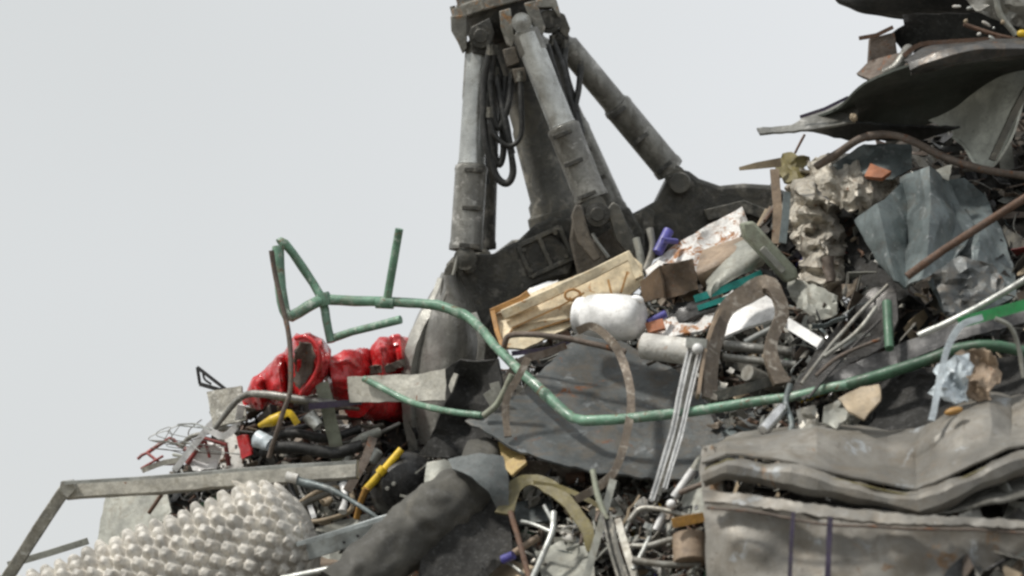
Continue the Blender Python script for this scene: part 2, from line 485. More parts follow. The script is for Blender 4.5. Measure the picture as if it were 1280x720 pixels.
mat('plastic_film', (.55, .62, .66), .35, 0, dirt=(.4, .4, .38), da=.25, bump=.3, sc=8)
mat('grey_pale', (.36, .37, .34), .55, .2, dirt=(.2, .18, .14), da=.4, bump=.25, sc=5)
mat('heap_gap_dark', (.040, .036, .031), .85, 0, dirt=(.085, .07, .055), da=.5, bump=1, sc=3, rust=.08)  # heap core kept near-black so gaps between the scrap look shaded
mat('yard_ground', (.16, .145, .12), .9, 0, dirt=(.1, .09, .07), da=.5, bump=.5, sc=.7)

# ------------------------------------------------------------------ object making
TOP = []
def make(name, m, mt, parent=None, smooth=40, bevel=0):
    smooth = getattr(m, 'sm', smooth)
    me = bpy.data.meshes.new(name)
    me.from_pydata([tuple(v) for v in m.v], [], m.f)
    mts = mt if isinstance(mt, (list, tuple)) else [mt]
    for q in mts: me.materials.append(MATS[q])
    if len(mts) > 1: me.polygons.foreach_set('material_index', m.mi)
    bm = bmesh.new(); bm.from_mesh(me)
    bmesh.ops.recalc_face_normals(bm, faces=bm.faces)
    bm.to_mesh(me); bm.free(); me.validate(); me.update()
    me.polygons.foreach_set('use_smooth', [bool(smooth)] * len(me.polygons))
    if smooth: me.set_sharp_from_angle(angle=R(smooth))
    me.update()
    o = bpy.data.objects.new(name, me); COL.objects.link(o)
    if bevel:
        b = o.modifiers.new('bevel', 'BEVEL'); b.width = bevel; b.segments = 2; b.limit_method = 'ANGLE'; b.angle_limit = R(40)
    if parent: o.parent = parent
    return o
def tagit(o, label=None, cat=None, group=None, kind=None):
    if label: o['label'] = label
    if cat: o['category'] = cat
    if group: o['group'] = group
    if kind: o['kind'] = kind
def one(name, label, cat, m, mt, group=None, smooth=40, bevel=0):
    o = make(name, m, mt, None, smooth, bevel); tagit(o, label, cat, group); TOP.append(o); return o
def thing(name, label, cat, group=None):
    o = bpy.data.objects.new(name, None); COL.objects.link(o); o.empty_display_size = .1
    tagit(o, label, cat, group); TOP.append(o); return o
def settle():
    """origins: every thing's at the middle of its base, every part's at its own middle"""
    def allmesh(o):
        return ([o] if o.type == 'MESH' else []) + [q for c in o.children for q in allmesh(c)]
    for t in TOP:
        ms = allmesh(t)
        lo = Vector((1e9,) * 3); hi = -lo
        for q in ms:
            for v in q.data.vertices:
                for i in range(3):
                    lo[i] = min(lo[i], v.co[i]); hi[i] = max(hi[i], v.co[i])
        org = Vector(((lo.x + hi.x) / 2, (lo.y + hi.y) / 2, lo.z))
        def place(o, parent_org, my=None):
            if o.type == 'MESH':
                if my is None:
                    s_ = Vector((0, 0, 0))
                    for v in o.data.vertices: s_ += v.co
                    my = s_ / len(o.data.vertices)
                o.data.transform(Matrix.Translation(-my))
            elif my is None: my = parent_org
            o.location = my - parent_org
            for c in o.children: place(c, my)
        place(t, Vector((0, 0, 0)), org)

# ================================================================== SETTING
def grid_mesh(name, xs, rows, fn, mt, kind='structure'):
    m = M(); n = len(rows); vs = [fn(x, r) for x in xs for r in rows]
    fs = [(i * n + j, i * n + j + 1, (i + 1) * n + j + 1, (i + 1) * n + j) for i in range(len(xs) - 1) for j in range(n - 1)]
    m.add(vs, fs); o = make(name, m, mt); o['kind'] = kind; return o
m = M(); m.add([(-900, -500, 0), (900, -500, 0), (900, 2500, 0), (-900, 2500, 0)], [(0, 1, 2, 3)])
g = make('ground', m, 'yard_ground'); g['kind'] = 'structure'

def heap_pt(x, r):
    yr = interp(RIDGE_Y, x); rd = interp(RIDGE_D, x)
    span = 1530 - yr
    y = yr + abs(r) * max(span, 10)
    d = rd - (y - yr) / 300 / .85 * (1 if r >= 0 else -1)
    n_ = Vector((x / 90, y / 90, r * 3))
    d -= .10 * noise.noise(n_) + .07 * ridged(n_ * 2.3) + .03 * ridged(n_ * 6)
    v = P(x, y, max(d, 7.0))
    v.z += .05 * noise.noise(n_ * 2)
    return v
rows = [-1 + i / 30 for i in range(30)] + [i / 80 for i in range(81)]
hp = grid_mesh('mound', [-900 + i * 12 for i in range(367)], rows, heap_pt, 'heap_gap_dark')
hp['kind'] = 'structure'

# ================================================================== GRAPPLE
G = thing('grapple', 'large dark steel orange-peel grapple with hydraulic cylinders biting into the scrap heap', 'grapple')
AX = (62 / 233.0)
def ax(y, off=0): return 634 + (y - 30) * .27
m = M().lathe((617, -50, 12.6), (633, 12, 12.6), [(0, 60), (.1, 66), (.42, 66), (.45, 58), (.72, 58), (.75, 67), (1, 67), (1.0, 58)], n=40)
crown = make('crown', m, 'grab_pale', G, bevel=.006)
for j in range(10):
    a = 2 * math.pi * j / 10 + .2
    x = 626 + 64 * math.sin(a); z = 12.6 - 64 * K * 12.6 * math.cos(a)
    mb = M().lathe((x + 3, -8 - (x - 626) * .25, z), (x + 6, 4 - (x - 626) * .25, z), [(0, 4), (1, 4)], n=6)
    make('bolt', mb, 'grab_pale', crown)
m = M().lathe((585, -180, 12.6), (616, -52, 12.6), [(0, 40), (.3, 40), (.32, 50), (.9, 50), (1, 46)], n=32)
make('rotator', m, 'grab_steel', G, bevel=.006)
m = M().prism([(560, -260), (615, -260), (620, -180), (562, -165)], 12.5, 12.7)
make('hanger', m, 'grab_steel', G, bevel=.01)
m = M().lathe((630, 12, 12.6), (700, 272, 12.6), [(0, 40), (.12, 42), (.14, 29), (.55, 28), (.57, 30), (.9, 31), (.92, 35), (1, 36)], n=32)
col_ = make('column', m, 'grab_steel', G)
# lugs hanging from the crown, dark undercarriage
m = M().lathe((629, 8, 12.6), (640, 52, 12.6), [(0, 56), (.5, 54), (.9, 40), (1, 30)], n=28)
make('valve_block', m, 'grab_dark', G, bevel=.004)
def cheek(out, d0, d1, mt='grab_pale'):
    make('lug', M().prism(out, d0, d1), mt, G, bevel=.004)
cheek([(563, 20), (583, 18), (584, 60), (578, 66), (572, 52), (564, 38)], 12.36, 12.42)
cheek([(624, 14), (638, 10), (644, 50), (640, 60), (633, 55), (626, 34)], 12.30, 12.36)
cheek([(655, 4), (670, 0), (682, 34), (678, 44), (670, 40), (662, 22)], 12.28, 12.34)
cheek([(664, 2), (694, -6), (701, 18), (698, 22), (690, 9), (668, 10)], 12.30, 12.40)
cheek([(588, 34), (612, 22), (618, 40), (612, 70), (590, 66)], 12.34, 12.40, 'grab_dark')
cheek([(697, 14), (706, 18), (713, 36), (708, 48), (700, 40)], 12.45, 12.52, 'grab_steel')
# round pivots in the undercarriage
for (x, y, d, r) in [(601, 45, 12.3, 15), (686, 27, 12.32, 15), (640, 72, 12.36, 9), (648, 92, 12.36, 9), (700, 50, 12.45, 11)]:
    m = M().lathe((x, y, d), (x, y, d + .14), [(0, r * .55), (.02, r * .6), (.04, r * .6), (.05, r), (1, r)], n=24)
    make('pivot', m, 'grab_dark', G, bevel=.003)
def cyl(p0, p1, split, r1, r2, strap_t, mt1, mt2, side, eye=True, top=True):
    """hydraulic cylinder: rod cover above, clamped sleeve below"""
    a = Vector(p0); b = Vector(p1); q = a.lerp(b, split)
    t = lambda v: (v.x, v.y, v.z)
    c = make('hydraulic_cylinder', M().lathe(t(a), t(q), [(0, r1 * .55), (.09, r1 * .75), (.12, r1), (.97, r1), (1, r1 + 1)], n=28), mt1, G)
    sl = make('sleeve', M().lathe(t(q), t(b), [(0, r1), (.02, r2), (.06, r2 + .8), (.1, r2), (.9, r2), (.93, r2 + 1.2), (.99, r2 + 1.2), (1, r2 * .7)], n=28), mt2, c)
    dr = (b - a); dr.z = 0; dr.normalize()
    a = a.copy()
    pr = Vector((-dr.y, dr.x, 0)) * side
    for s_ in strap_t:
        ce = q.lerp(b, s_) + Vector((0, 0, -(r2 + 1) * K * 12.5))
        cpx = ce + pr * (r2 * .25)
        make('strap', M().bar([t(cpx - pr * r2 * .62 + Vector((0, 0, .012))), t(cpx), t(cpx + pr * r2 * .52 + Vector((0, 0, .010)))], 5.5, 6, sm=3), 'grab_dark', c, bevel=.002)
    if eye:
        e = b + dr * 9
        make('rod_eye', M().lathe((e.x, e.y, e.z - .07), (e.x, e.y, e.z + .07), [(0, r2 * .45), (.02, r2 * .5), (.03, r2 * .72), (.97, r2 * .72), (1, r2 * .5)], n=24), 'grab_steel', c)
    if top:
        make('top_eye', M().lathe((a.x, a.y, a.z - .06), (a.x, a.y, a.z + .06), [(0, r1 * .3), (.02, r1 * .38), (.03, r1 * .75), (.97, r1 * .75), (1, r1 * .4)], n=24), mt1, c)
    return c
cyl((600, 50, 12.42), (582, 314, 12.32), .59, 16.5, 20, [.06, .5, .93], 'rod_grey', 'grab_grey', -1)
cyl((612, 52, 12.75), (604, 312, 12.7), .55, 15, 15, [], 'grab_dark', 'grab_dark', 1)
cyl((652, 28, 12.24), (740, 250, 12.2), .58, 16.5, 20.5, [.1, .48, .92], 'rod_grey', 'grab_grey', 1)
cyl((668, 40, 12.9), (772, 268, 12.85), .5, 13, 14, [.3, .6, .9], 'grab_grey', 'grab_grey', 1)
cyl((700, 47, 12.55), (838, 213, 12.75), .5, 15.5, 18.5, [.1, .5, .93], 'grab_grey', 'grab_grey', 1)
make('cylinder_cover', M().lathe((600.5, 52, 12.43), (596, 126, 12.40), [(0, 15), (.05, 18.5), (.95, 18.5), (1, 18)], n=28), 'grab_grey', G)
make('cylinder_cover', M().lathe((656, 38, 12.24), (667, 66, 12.24), [(0, 13), (.05, 17), (.95, 18), (1, 17.6)], n=28), 'grab_grey', G)
# hub
m = M().prism([(636, 322), (648, 300), (668, 281), (690, 272), (728, 272), (740, 262), (786, 258), (806, 292), (806, 345), (700, 352), (650, 350)], 12.45, 12.85)
hub = make('hub', m, 'grab_dark', G, bevel=.012)
m = M()
o_ = [(648, 308), (699, 284), (717, 322), (664, 346)]
fr = [P(x, y, 12.40) for x, y in o_]
for i in range(4): m.bar([(*o_[i], 12.40), (*o_[(i + 1) % 4], 12.40)], 6, 10)
m.bar([(674, 297, 12.40), (690, 334, 12.40)], 6, 10)
make('lug_frame', m, 'grab_steel', hub, bevel=.003)
make('collar', M().lathe((694, 262, 12.6), (699, 280, 12.6), [(0, 31), (.2, 37), (1, 38)], n=32), 'grab_steel', hub, bevel=.004)
for (x, y) in [(655, 312), (664, 338), (694, 291), (708, 320)]:
    make('bolt', M().lathe((x, y, 12.37), (x, y, 12.41), [(0, 3), (1, 3)], n=6), 'grab_steel', hub)
# left tine
tA = make('tine', M().prism([(558, 330), (566, 321), (585, 316), (612, 318), (620, 316), (632, 308), (650, 300), (690, 290), (722, 318), (712, 344), (690, 350), (668, 358),
                             (642, 378), (618, 398), (604, 425), (596, 470), (584, 520), (560, 568), (534, 572), (518, 540), (512, 480), (518, 430), (536, 390), (552, 362)], 12.40, 12.68), 'grab_dark', G, bevel=.014)
rowsT = []
for y, xs in [(342, (556, 557, 560, 563, 566)), (358, (549, 552, 558, 566, 574)), (378, (537, 541, 552, 570, 586)), (400, (524, 529, 546, 570, 594)), (437, (509, 515, 536, 570, 598)), (478, (504, 510, 530, 560, 590)), (530, (507, 513, 530, 552, 574)), (574, (517, 522, 533, 546, 558))]:
    rowsT.append([(xs[0] + 1, y, 12.56), (xs[1] + 1, y, 12.44), (xs[2], y + 2, 12.31), (xs[3], y + 2, 12.25), (xs[4], y, 12.38)])
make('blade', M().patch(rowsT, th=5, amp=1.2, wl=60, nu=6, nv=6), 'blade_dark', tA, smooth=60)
make('lit_rim', M().bar([(556, 350, 12.40), (546, 376, 12.38), (528, 408, 12.36), (515, 442, 12.34), (511, 482, 12.34), (514, 530, 12.34), (523, 576, 12.34)], 15, 12, sm=5, up=(-FWD - RT * .8)), 'grab_worn_lit', tA, smooth=60)  # light steel bar paints the lit left rim of the worn blade
make('wear_strip', M().bar([(592, 392, 12.24), (602, 420, 12.22), (600, 450, 12.22), (590, 486, 12.22), (580, 520, 12.22)], 9, 9, sm=5), 'grab_worn_lit', tA, bevel=.002)
make('pin', M().lathe((586, 334, 12.34), (586, 334, 12.74), [(0, 7), (.02, 9), (.98, 9), (1, 7)], n=20), 'grab_steel', tA)
make('cheek', M().prism([(556, 336), (563, 326), (575, 330), (565, 352), (556, 376), (549, 378), (552, 352)], 12.3, 12.36), 'grab_steel', tA, bevel=.004)
make('grease_pipe', M().tube([(572, 318, 12.26), (568, 338, 12.25), (560, 362, 12.25), (553, 380, 12.27)], 1.8), 'galv', tA)
# right tine
tC = make('tine', M().prism([(774, 275), (800, 262), (821, 250), (830, 232), (838, 216), (850, 211), (862, 214), (874, 223), (900, 232), (930, 229), (962, 231), (1000, 246), (1030, 290), (1044, 360), (1020, 360), (985, 320), (950, 300), (900, 292), (850, 310), (806, 330), (775, 310)], 12.72, 13.05), 'grab_dark', G, bevel=.02)
make('pin', M().lathe((850, 229, 12.66), (850, 229, 13.1), [(0, 12), (.02, 14), (.98, 14), (1, 12)], n=24), 'grab_steel', tC)
make('rib', M().prism([(880, 262), (930, 250), (960, 262), (955, 275), (930, 266), (885, 276)], 12.66, 12.72), 'grab_steel', tC, bevel=.004)
for (x, y) in [(800, 278), (812, 270)]:
    make('ear', M().prism([(x - 16, y + 20), (x - 14, y - 4), (x - 4, y - 12), (x + 6, y - 6), (x + 4, y + 24)], 12.6, 12.64), 'grab_steel', tC, bevel=.004)
# front tine
tB = make('tine', M().prism([(716, 272), (730, 282), (742, 300), (770, 280), (786, 284), (800, 310), (800, 360), (760, 372), (724, 350), (712, 300)], 12.28, 12.44), 'grab_dusty', G, bevel=.01)
make('fork', M().prism([(714, 270), (719, 256), (727, 256), (731, 270), (738, 296), (752, 322), (742, 328), (722, 302)], 12.10, 12.16), 'grab_dusty', tB, bevel=.006)
make('fork', M().prism([(758, 262), (766, 252), (774, 256), (782, 276), (797, 304), (790, 324), (770, 300)], 12.12, 12.18), 'grab_steel', tB, bevel=.006)
make('pin', M().lathe((747, 268, 12.09), (747, 268, 12.4), [(0, 8), (.02, 9), (.03, 15), (.3, 16), (1, 16)], n=24), 'grab_dark', tB)
make('highlight_line', M().tube([(741, 292, 12.27), (748, 305, 12.26), (760, 322, 12.26)], 2.4, wobble=2), 'pale_metal', tB)  # pale tube paints a bright highlight line on the tine
# back tines, mostly hidden behind
make('tine', M().prism([(600, 330), (640, 300), (690, 295), (690, 330), (650, 352), (628, 400), (620, 470), (604, 470), (600, 400)], 12.95, 13.15), 'grab_dark', G, bevel=.012)
# hoses
hoses = [
 [(612, 62, 12.3), (604, 110, 12.3), (606, 170, 12.28), (618, 215, 12.28), (632, 229, 12.28), (641, 216, 12.28), (638, 186, 12.28), (628, 140, 12.3), (620, 90, 12.35)],
 [(618, 62, 12.35), (612, 120, 12.33), (616, 180, 12.33), (623, 206, 12.33), (629, 190, 12.33), (627, 150, 12.33), (632, 96, 12.36)],
 [(640, 92, 12.33), (636, 130, 12.3), (624, 160, 12.3), (616, 140, 12.3), (611, 100, 12.3)],
 [(650, 95, 12.28), (652, 140, 12.26), (650, 170, 12.26), (636, 182, 12.26), (618, 168, 12.26), (612, 140, 12.26)],
 [(616, 66, 12.4), (626, 100, 12.38), (630, 140, 12.38), (636, 170, 12.38), (641, 192, 12.38)],
 [(690, 50, 12.4), (702, 80, 12.38), (712, 120, 12.36), (722, 160, 12.36), (727, 164, 12.36), (718, 130, 12.4), (708, 100, 12.42)],
 [(706, 56, 12.42), (706, 84, 12.4), (716, 120, 12.4), (720, 140, 12.4)],
 [(726, 82, 12.4), (724, 110, 12.38), (718, 136, 12.36), (714, 146, 12.36), (708, 120, 12.38), (700, 90, 12.4), (692, 60, 12.42)],
 [(606, 70, 12.45), (608, 120, 12.42), (604, 180, 12.42), (610, 230, 12.42)],
 [(684, 56, 12.34), (694, 90, 12.32), (708, 132, 12.32), (716, 156, 12.32)],
]
for i, h in enumerate(hoses):
    ho = make('hose', M().tube(h, [4.4, 4.2, 4, 3.4, 4, 4.2, 4.8, 4, 3.4, 4][i], sm=7, n=10, wobble=1.2), 'rubber', G)
    for e in (h[0], h[-1]):
        if rnd.random() < .6: make('fitting', M().lathe((e[0], e[1] - 6, e[2]), (e[0], e[1] + 7, e[2]), [(0, 4.2), (.5, 4.2), (.52, 5.2), (1, 5.2)], n=6), 'grab_steel', ho)
make('fitting_block', M().prism([(628, 62), (644, 58), (650, 78), (634, 84)], 12.28, 12.36), 'grab_dusty', G, bevel=.004)
make('fitting_block', M().prism([(640, 86), (656, 84), (658, 100), (644, 104)], 12.28, 12.36), 'grab_dusty', G, bevel=.004)

# ================================================================== GREEN PIPE FRAME
F = thing('bent_railing', 'long bent pale green pipe frame stretched across the heap in front of the grapple', 'railing')
make('rail', M().tube([(404, 374, 12.0), (412, 375, 12.0), (480, 377, 11.96), (535, 381, 11.92), (552, 383, 11.9), (572, 390, 11.86), (592, 403, 11.8), (650, 465, 11.4), (708, 517, 11.2), (722, 524, 11.15), (738, 526, 11.1),
   (800, 521, 11.05), (880, 512, 11.0), (985, 497, 10.9), (1060, 480, 10.8)], 6.4, sm=4, wobble=2, scale=[1, 1.02, .95, 1.05, .97, 1.08, .92, 1.1, .95, 1.03, 1, 1.06, .96, 1]), 'green_paint', F)
make('rail_end', M().tube([(1060, 480, 10.8), (1110, 466, 10.74), (1160, 450, 10.7), (1200, 436, 10.66), (1240, 432, 10.62), (1300, 444, 10.6)], 7.4, sm=5), 'green_dark', F)
fp = make('loop', M().tube([(404, 374, 12.0), (385, 384, 11.97), (364, 395, 11.95), (356, 388, 11.95), (351, 360, 11.97), (347, 308, 12.0)], 7.2, sm=2), 'green_paint', F)
make('brace', M().tube([(349, 304, 12.02), (356, 304, 12.03), (378, 334, 12.05), (402, 372, 12.03), (408, 400, 12.0), (414, 428, 11.98)], 5.6, sm=2), 'green_paint', F)
make('peg', M().tube([(412, 424, 12.0), (440, 415, 11.95), (501, 399, 11.85)], 5.0, sm=2), 'green_paint', F)
make('peg', M().tube([(483, 380, 11.96), (499, 286, 11.9)], 5.2, sm=1), 'green_paint', F)
make('joint', M().lathe((403, 366, 12), (407, 382, 12), [(0, 8), (.2, 9), (.8, 9), (1, 8)], n=20), 'green_paint', F)
make('joint', M().lathe((470, 378, 11.96), (492, 379, 11.95), [(0, 7.4), (1, 7.4)], n=20), 'green_paint', F)
one('pipe', 'thin green pipe lying over the pale plank end below the long green frame', 'pipe',
    M().tube([(455, 473, 11.75), (480, 486, 11.7), (515, 503, 11.6), (560, 514, 11.4), (602, 519, 11.3)], 4.2, sm=5), 'green_paint')
one('pipe', 'short green pipe leaning up against the brown hooked iron', 'pipe', M().tube([(604, 520, 11.27), (622, 504, 11.26), (640, 468, 11.25)], 4, sm=4), 'green_pale')
one('conduit', 'thin dark bent conduit rising in front of the red drums to the green loop', 'conduit',
    M().tube([(339, 313, 11.9), (343, 340, 11.9), (352, 378, 11.88), (362, 425, 11.85), (363, 486, 11.8), (352, 520, 11.8), (336, 572, 11.85)], 3.2, sm=4), 'rust_grey')
one('strip', 'pale green metal strip standing upright below the second red drum', 'metal strip',
    M().bar([(402, 478, 11.95), (409, 505, 11.95), (416, 540, 11.95), (424, 578, 11.95)], 17, 3, sm=4), 'green_pale')

# ================================================================== RED DRUMS
D1 = thing('drum', 'left crushed glossy red drum with its crumpled end turned outward', 'drum')
make('barrel', M().folded([(303, 500, 312, 512, 12.2, .02), (316, 472, 330, 514, 12.15, .13), (326, 466, 338, 508, 12.15, .07), (345, 443, 354, 510, 12.1, .17), (355, 440, 362, 500, 12.12, .09),
    (370, 417, 374, 500, 12.05, .18), (388, 413, 394, 492, 12.04, .14), (402, 422, 402, 482, 12.03, .19), (414, 436, 409, 470, 12.08, .08)], amp=6.5, wl=19, seed=3), 'red_paint', D1)
make('lid', M().plate([(376, 428, 11.84), (388, 430, 11.85), (393, 446, 11.85), (386, 470, 11.86), (374, 488, 11.87), (367, 478, 11.88), (368, 450, 11.86)], th=3, amp=7, wl=18, res=4, jag=1.5, seed=5), 'rust_grey', D1)
make('rim', M().tube([(372, 420, 11.86), (384, 420, 11.82), (396, 434, 11.8), (398, 452, 11.8), (390, 476, 11.82), (376, 494, 11.84)], 3, sm=5, wobble=6), 'red_paint', D1)
D2 = thing('drum', 'right crushed glossy red drum jammed against the worn grapple tine', 'drum')
make('barrel', M().folded([(q[0], q[1], q[2], q[3], q[4] + (q[0] - 404) / 118 * .5, q[5]) for q in [(404, 466, 407, 482, 12.2, .05), (410, 446, 418, 498, 12.15, .15), (430, 436, 442, 508, 12.1, .2), (448, 434, 458, 508, 12.1, .2), (462, 436, 466, 500, 12.14, .1),
    (474, 422, 482, 500, 12.08, .2), (490, 418, 498, 500, 12.1, .15), (500, 416, 506, 500, 12.08, .2), (530, 420, 532, 500, 12.2, .14)]], amp=8, wl=24, seed=8), 'red_paint', D2)
make('torn_band', M().plate([(462, 458, 12.18), (486, 455, 12.2), (506, 448, 12.27), (506, 458, 12.27), (484, 466, 12.2), (464, 468, 12.18)], th=2, amp=6, wl=16, res=4, jag=1.5), 'rust_grey', D2)
one('can', 'bright red smooth can squashed beneath the pale plank beside the tine', 'can', M().crushed((446, 500, 12.2), (516, 512, 12.62), 25, 25, amp=.12, seed=2.2, dish=.1), 'red_paint', smooth=60)

# ================================================================== LEFT CLUTTER
one('plank', 'pale grey tapered sheet-metal plank over the right red drum', 'metal plank',
    M().plate([(434, 471, 11.8), (470, 469, 11.75), (520, 468, 11.68), (556, 461, 11.6), (572, 468, 11.55), (562, 500, 11.55), (500, 502, 11.68), (437, 503, 11.8)], th=3, amp=2, wl=70, res=9, seed=4), 'beam_pale')
one('scrap_sheet', 'crumpled charcoal sheet folded over the lower left tine', 'scrap sheet',
    M().plate([(556, 462, 11.56), (575, 450, 11.5), (600, 452, 11.45), (622, 449, 11.45), (628, 478, 11.4), (622, 505, 11.38), (612, 560, 11.4), (600, 590, 11.45), (560, 572, 11.5), (520, 570, 11.6), (545, 535, 11.52), (560, 500, 11.5)],
              [(590, 480, 11.62), (585, 530, 11.62)], th=3, amp=10, wl=45, res=8, seed=6), 'duct_black')
one('bracket', 'small shiny grey bracket at the corner of the charcoal sheet', 'bracket', M().bar([(608, 500, 11.33), (622, 492, 11.33)], 18, 6).bar([(618, 478, 11.35), (624, 500, 11.35)], 12, 4), 'galv')
one('panel', 'big dark blue-grey flat panel lying behind the long green pipe', 'panel',
    M().plate([(582, 526, 11.3), (622, 504, 11.35), (652, 490, 11.45), (690, 452, 11.6), (716, 420, 11.75), (738, 406, 11.8), (770, 424, 11.75), (800, 440, 11.7), (872, 476, 11.5), (962, 505, 11.3), (966, 545, 11.1), (905, 592, 10.95),
               (830, 600, 10.95), (740, 590, 11.0), (680, 574, 11.05), (640, 560, 11.1), (608, 540, 11.2)], th=3, amp=10, wl=120, res=9, jag=2, seed=9), 'grey_sheet')
# rectangular grey plate and little frame on the ridge
one('plate', 'small square grey speckled plate standing on the heap left of the red drums', 'metal plate',
    M().plate([(258, 490, 12.35), (302, 482, 12.3), (308, 524, 12.22), (266, 534, 12.27)], th=4, amp=2, wl=60, res=8), 'leg_galv')
m = M()
m.bar([(247, 459, 12.4), (284, 488, 12.35)], 4, 4).bar([(247, 459, 12.4), (250, 480, 12.4)], 3.5, 4).bar([(250, 480, 12.4), (284, 490, 12.35)], 5, 4).tube([(254, 466, 12.4), (256, 474, 12.39), (264, 480, 12.38)], 1.5)
one('bracket', 'tiny black triangular bracket sticking up beside the square grey plate', 'bracket', m, 'black_sheet')
# white/red wire baskets
m = M().tube([(172, 574, 12.5), (184, 566, 12.5), (202, 580, 12.45), (226, 578, 12.45)], 2, sm=2).tube([(184, 566, 12.5), (212, 548, 12.5), (222, 556, 12.5), (246, 570, 12.45)], 2.4, sm=2).tube([(176, 586, 12.45), (204, 570, 12.45)], 1.6)
one('wire_rack', 'little red wire rack at the left tip of the heap above the beam', 'wire rack', m, 'red_dull')
m = M().tube([(234, 580, 12.4), (256, 548, 12.38), (282, 556, 12.36), (286, 582, 12.36)], 3.2, sm=1).tube([(256, 548, 12.38), (262, 572, 12.37)], 2)
one('wire_rack', 'dull red bent wire frame under the white strip of the rack heap', 'wire rack', m, 'red_dull')
one('strip', 'long white flat strip leaning between the two red wire racks', 'metal strip', M().bar([(218, 588, 12.3), (262, 532, 12.3), (276, 520, 12.35)], 8, 3), 'white_paint')
one('strip', 'bright crooked white strip beneath the square grey plate', 'metal strip', M().bar([(262, 538, 12.28), (280, 545, 12.25), (296, 530, 12.25), (302, 506, 12.22)], 9, 2, sm=3), 'white_paint')
m = M()
for i in range(9):
    x = 190 + rnd.random() * 110; y = 545 + rnd.random() * 30 - (x - 190) * .12
    a_ = rnd.random() * 3
    pts = [(x, y, 12.35 - rnd.random() * .15), (x + 22 * math.cos(a_), y - 18 * abs(math.sin(a_)), 12.3), (x + 40 * math.cos(a_ + .6), y - 6, 12.3), (x + 52, y + 6 * math.sin(a_), 12.3)]
    o = one('wire', 'thin grey wire curling among the racks at the left end', 'wire', M().tube(pts, .5 + rnd.random() * .6, sm=6, n=6), ['galv', 'zinc', 'pale_metal', 'rust_grey'][i % 4], group='wires curling at the left end of the heap')
one('sheet', 'crumpled white sheet scrap between the racks and the red scrap', 'sheet', M().plate([(262, 560, .15), (290, 540, .2), (306, 556, .2), (312, 584, .15), (280, 590, .15)], th=2, amp=8, wl=25, res=7), 'white_dirty')
one('sheet', 'glossy white bent flap between the red wire racks', 'sheet', M().plate([(234, 566, 12.4), (258, 548, 12.4), (276, 560, 12.38), (270, 586, 12.36), (240, 588, 12.38)], th=2, amp=9, wl=24, res=5, jag=1.5), 'white_paint')
one('strip', 'grey folded strip lying flat on the left tip of the heap', 'metal strip', M().bar([(178, 588, 12.45), (206, 578, 12.42), (236, 574, 12.4)], 7, 3, sm=3), 'beam_pale')
one('pipe', 'bent silver pipe running from the square grey plate down to the racks', 'pipe', M().tube([(226, 560, 12.4), (238, 546, 12.38), (262, 540, 12.33), (300, 532, 12.25)], 3, sm=5), 'zinc')
one('offcut', 'small bright red torn offcut above the galvanised beam', 'offcut', M().plate([(295, 546, 12.05), (308, 544, 12.0), (314, 568, 12.0), (302, 574, 12.02)], th=3, amp=5, wl=20, res=5), 'red_paint')
one('tube', 'flattened dark pipe crossing below the left red drum', 'pipe', M().tube([(268, 536, 12.1), (300, 498, 12.08), (330, 493, 12.0), (380, 500, 11.92), (420, 504, 11.9)], 5, sm=5, scale=[.6, .8, 1, 1.2, .8]), 'grab_grey')
one('handle', 'yellow plastic handle lying behind the thin dark conduit', 'handle', M().tube([(324, 532, 11.95), (340, 526, 11.92), (356, 518, 11.92), (362, 520, 11.92)], 6, sm=4, scale=[.5, 1.2, .9, .4]), 'yellow')
one('strap', 'small yellow curled strap right of the yellow handle', 'strap', M().bar([(350, 520, 11.9), (362, 516, 11.88), (372, 530, 11.88)], 8, 2, sm=4), 'yellow')
one('cup', 'pale violet cup squashed below the yellow handle', 'cup', M().crushed((322, 548, 11.95), (340, 556, 11.9), 12, 10, amp=.2, seed=4, nth=30, nz=10, dish=.5), 'plastic_film')
one('cup', 'small white capped cup below the pale green strip', 'cup', M().crushed((386, 520, 11.9), (398, 534, 11.88), 10, 9, amp=.15, seed=6, nth=30, nz=10), 'pale_metal')
one('hose', 'fat black hose lying across the scrap above the galvanised beam', 'hose', M().tube([(328, 566, 11.95), (350, 558, 11.92), (386, 562, 11.9), (420, 566, 11.9), (452, 556, 11.92)], 7.5, sm=5), 'rubber')
one('hose', 'second black hose curving behind the pale green strip', 'hose', M().tube([(330, 546, 12.1), (370, 542, 12.05), (410, 548, 12.05), (450, 536, 12.1)], 5.5, sm=5), 'rubber')
one('bar', 'thin purple-grey bar running toward the underside of the red can', 'bar', M().bar([(386, 508, 11.85), (452, 502, 11.85)], 8, 4), 'purple')
one('pipe', 'pale curved pipe bend between the pale green strip and the yellow rod', 'pipe', M().tube([(430, 590, 11.9), (436, 566, 11.92), (452, 548, 11.95), (474, 540, 12.0)], 6, sm=5), 'grey_pale')
one('angle_iron', 'dull olive-grey angle iron leaning beside the galvanised beam end', 'angle iron', M().bar([(434, 614, 11.7), (456, 576, 11.75), (466, 548, 11.85)], 11, 5), 'rust_grey')
one('canister', 'little shiny canister under the red can', 'canister', M().lathe((463, 578, 11.95), (474, 562, 11.95), [(0, 4), (.1, 7), (.9, 7), (1, 4)], n=18), 'pale_metal')
Y = thing('rod', 'yellow two-piece rod propped against the black disc', 'rod')
make('shaft', M().tube([(502, 562, 11.62), (478, 590, 11.6), (456, 614, 11.6)], 5, sm=1), 'yellow', Y)
make('tip', M().tube([(458, 610, 11.58), (450, 630, 11.6), (446, 648, 11.62)], 4, sm=1), 'orange', Y)
make('ferrule', M().lathe((474, 592, 11.58), (480, 585, 11.58), [(0, 6), (1, 6)], n=16), 'yellow', Y)
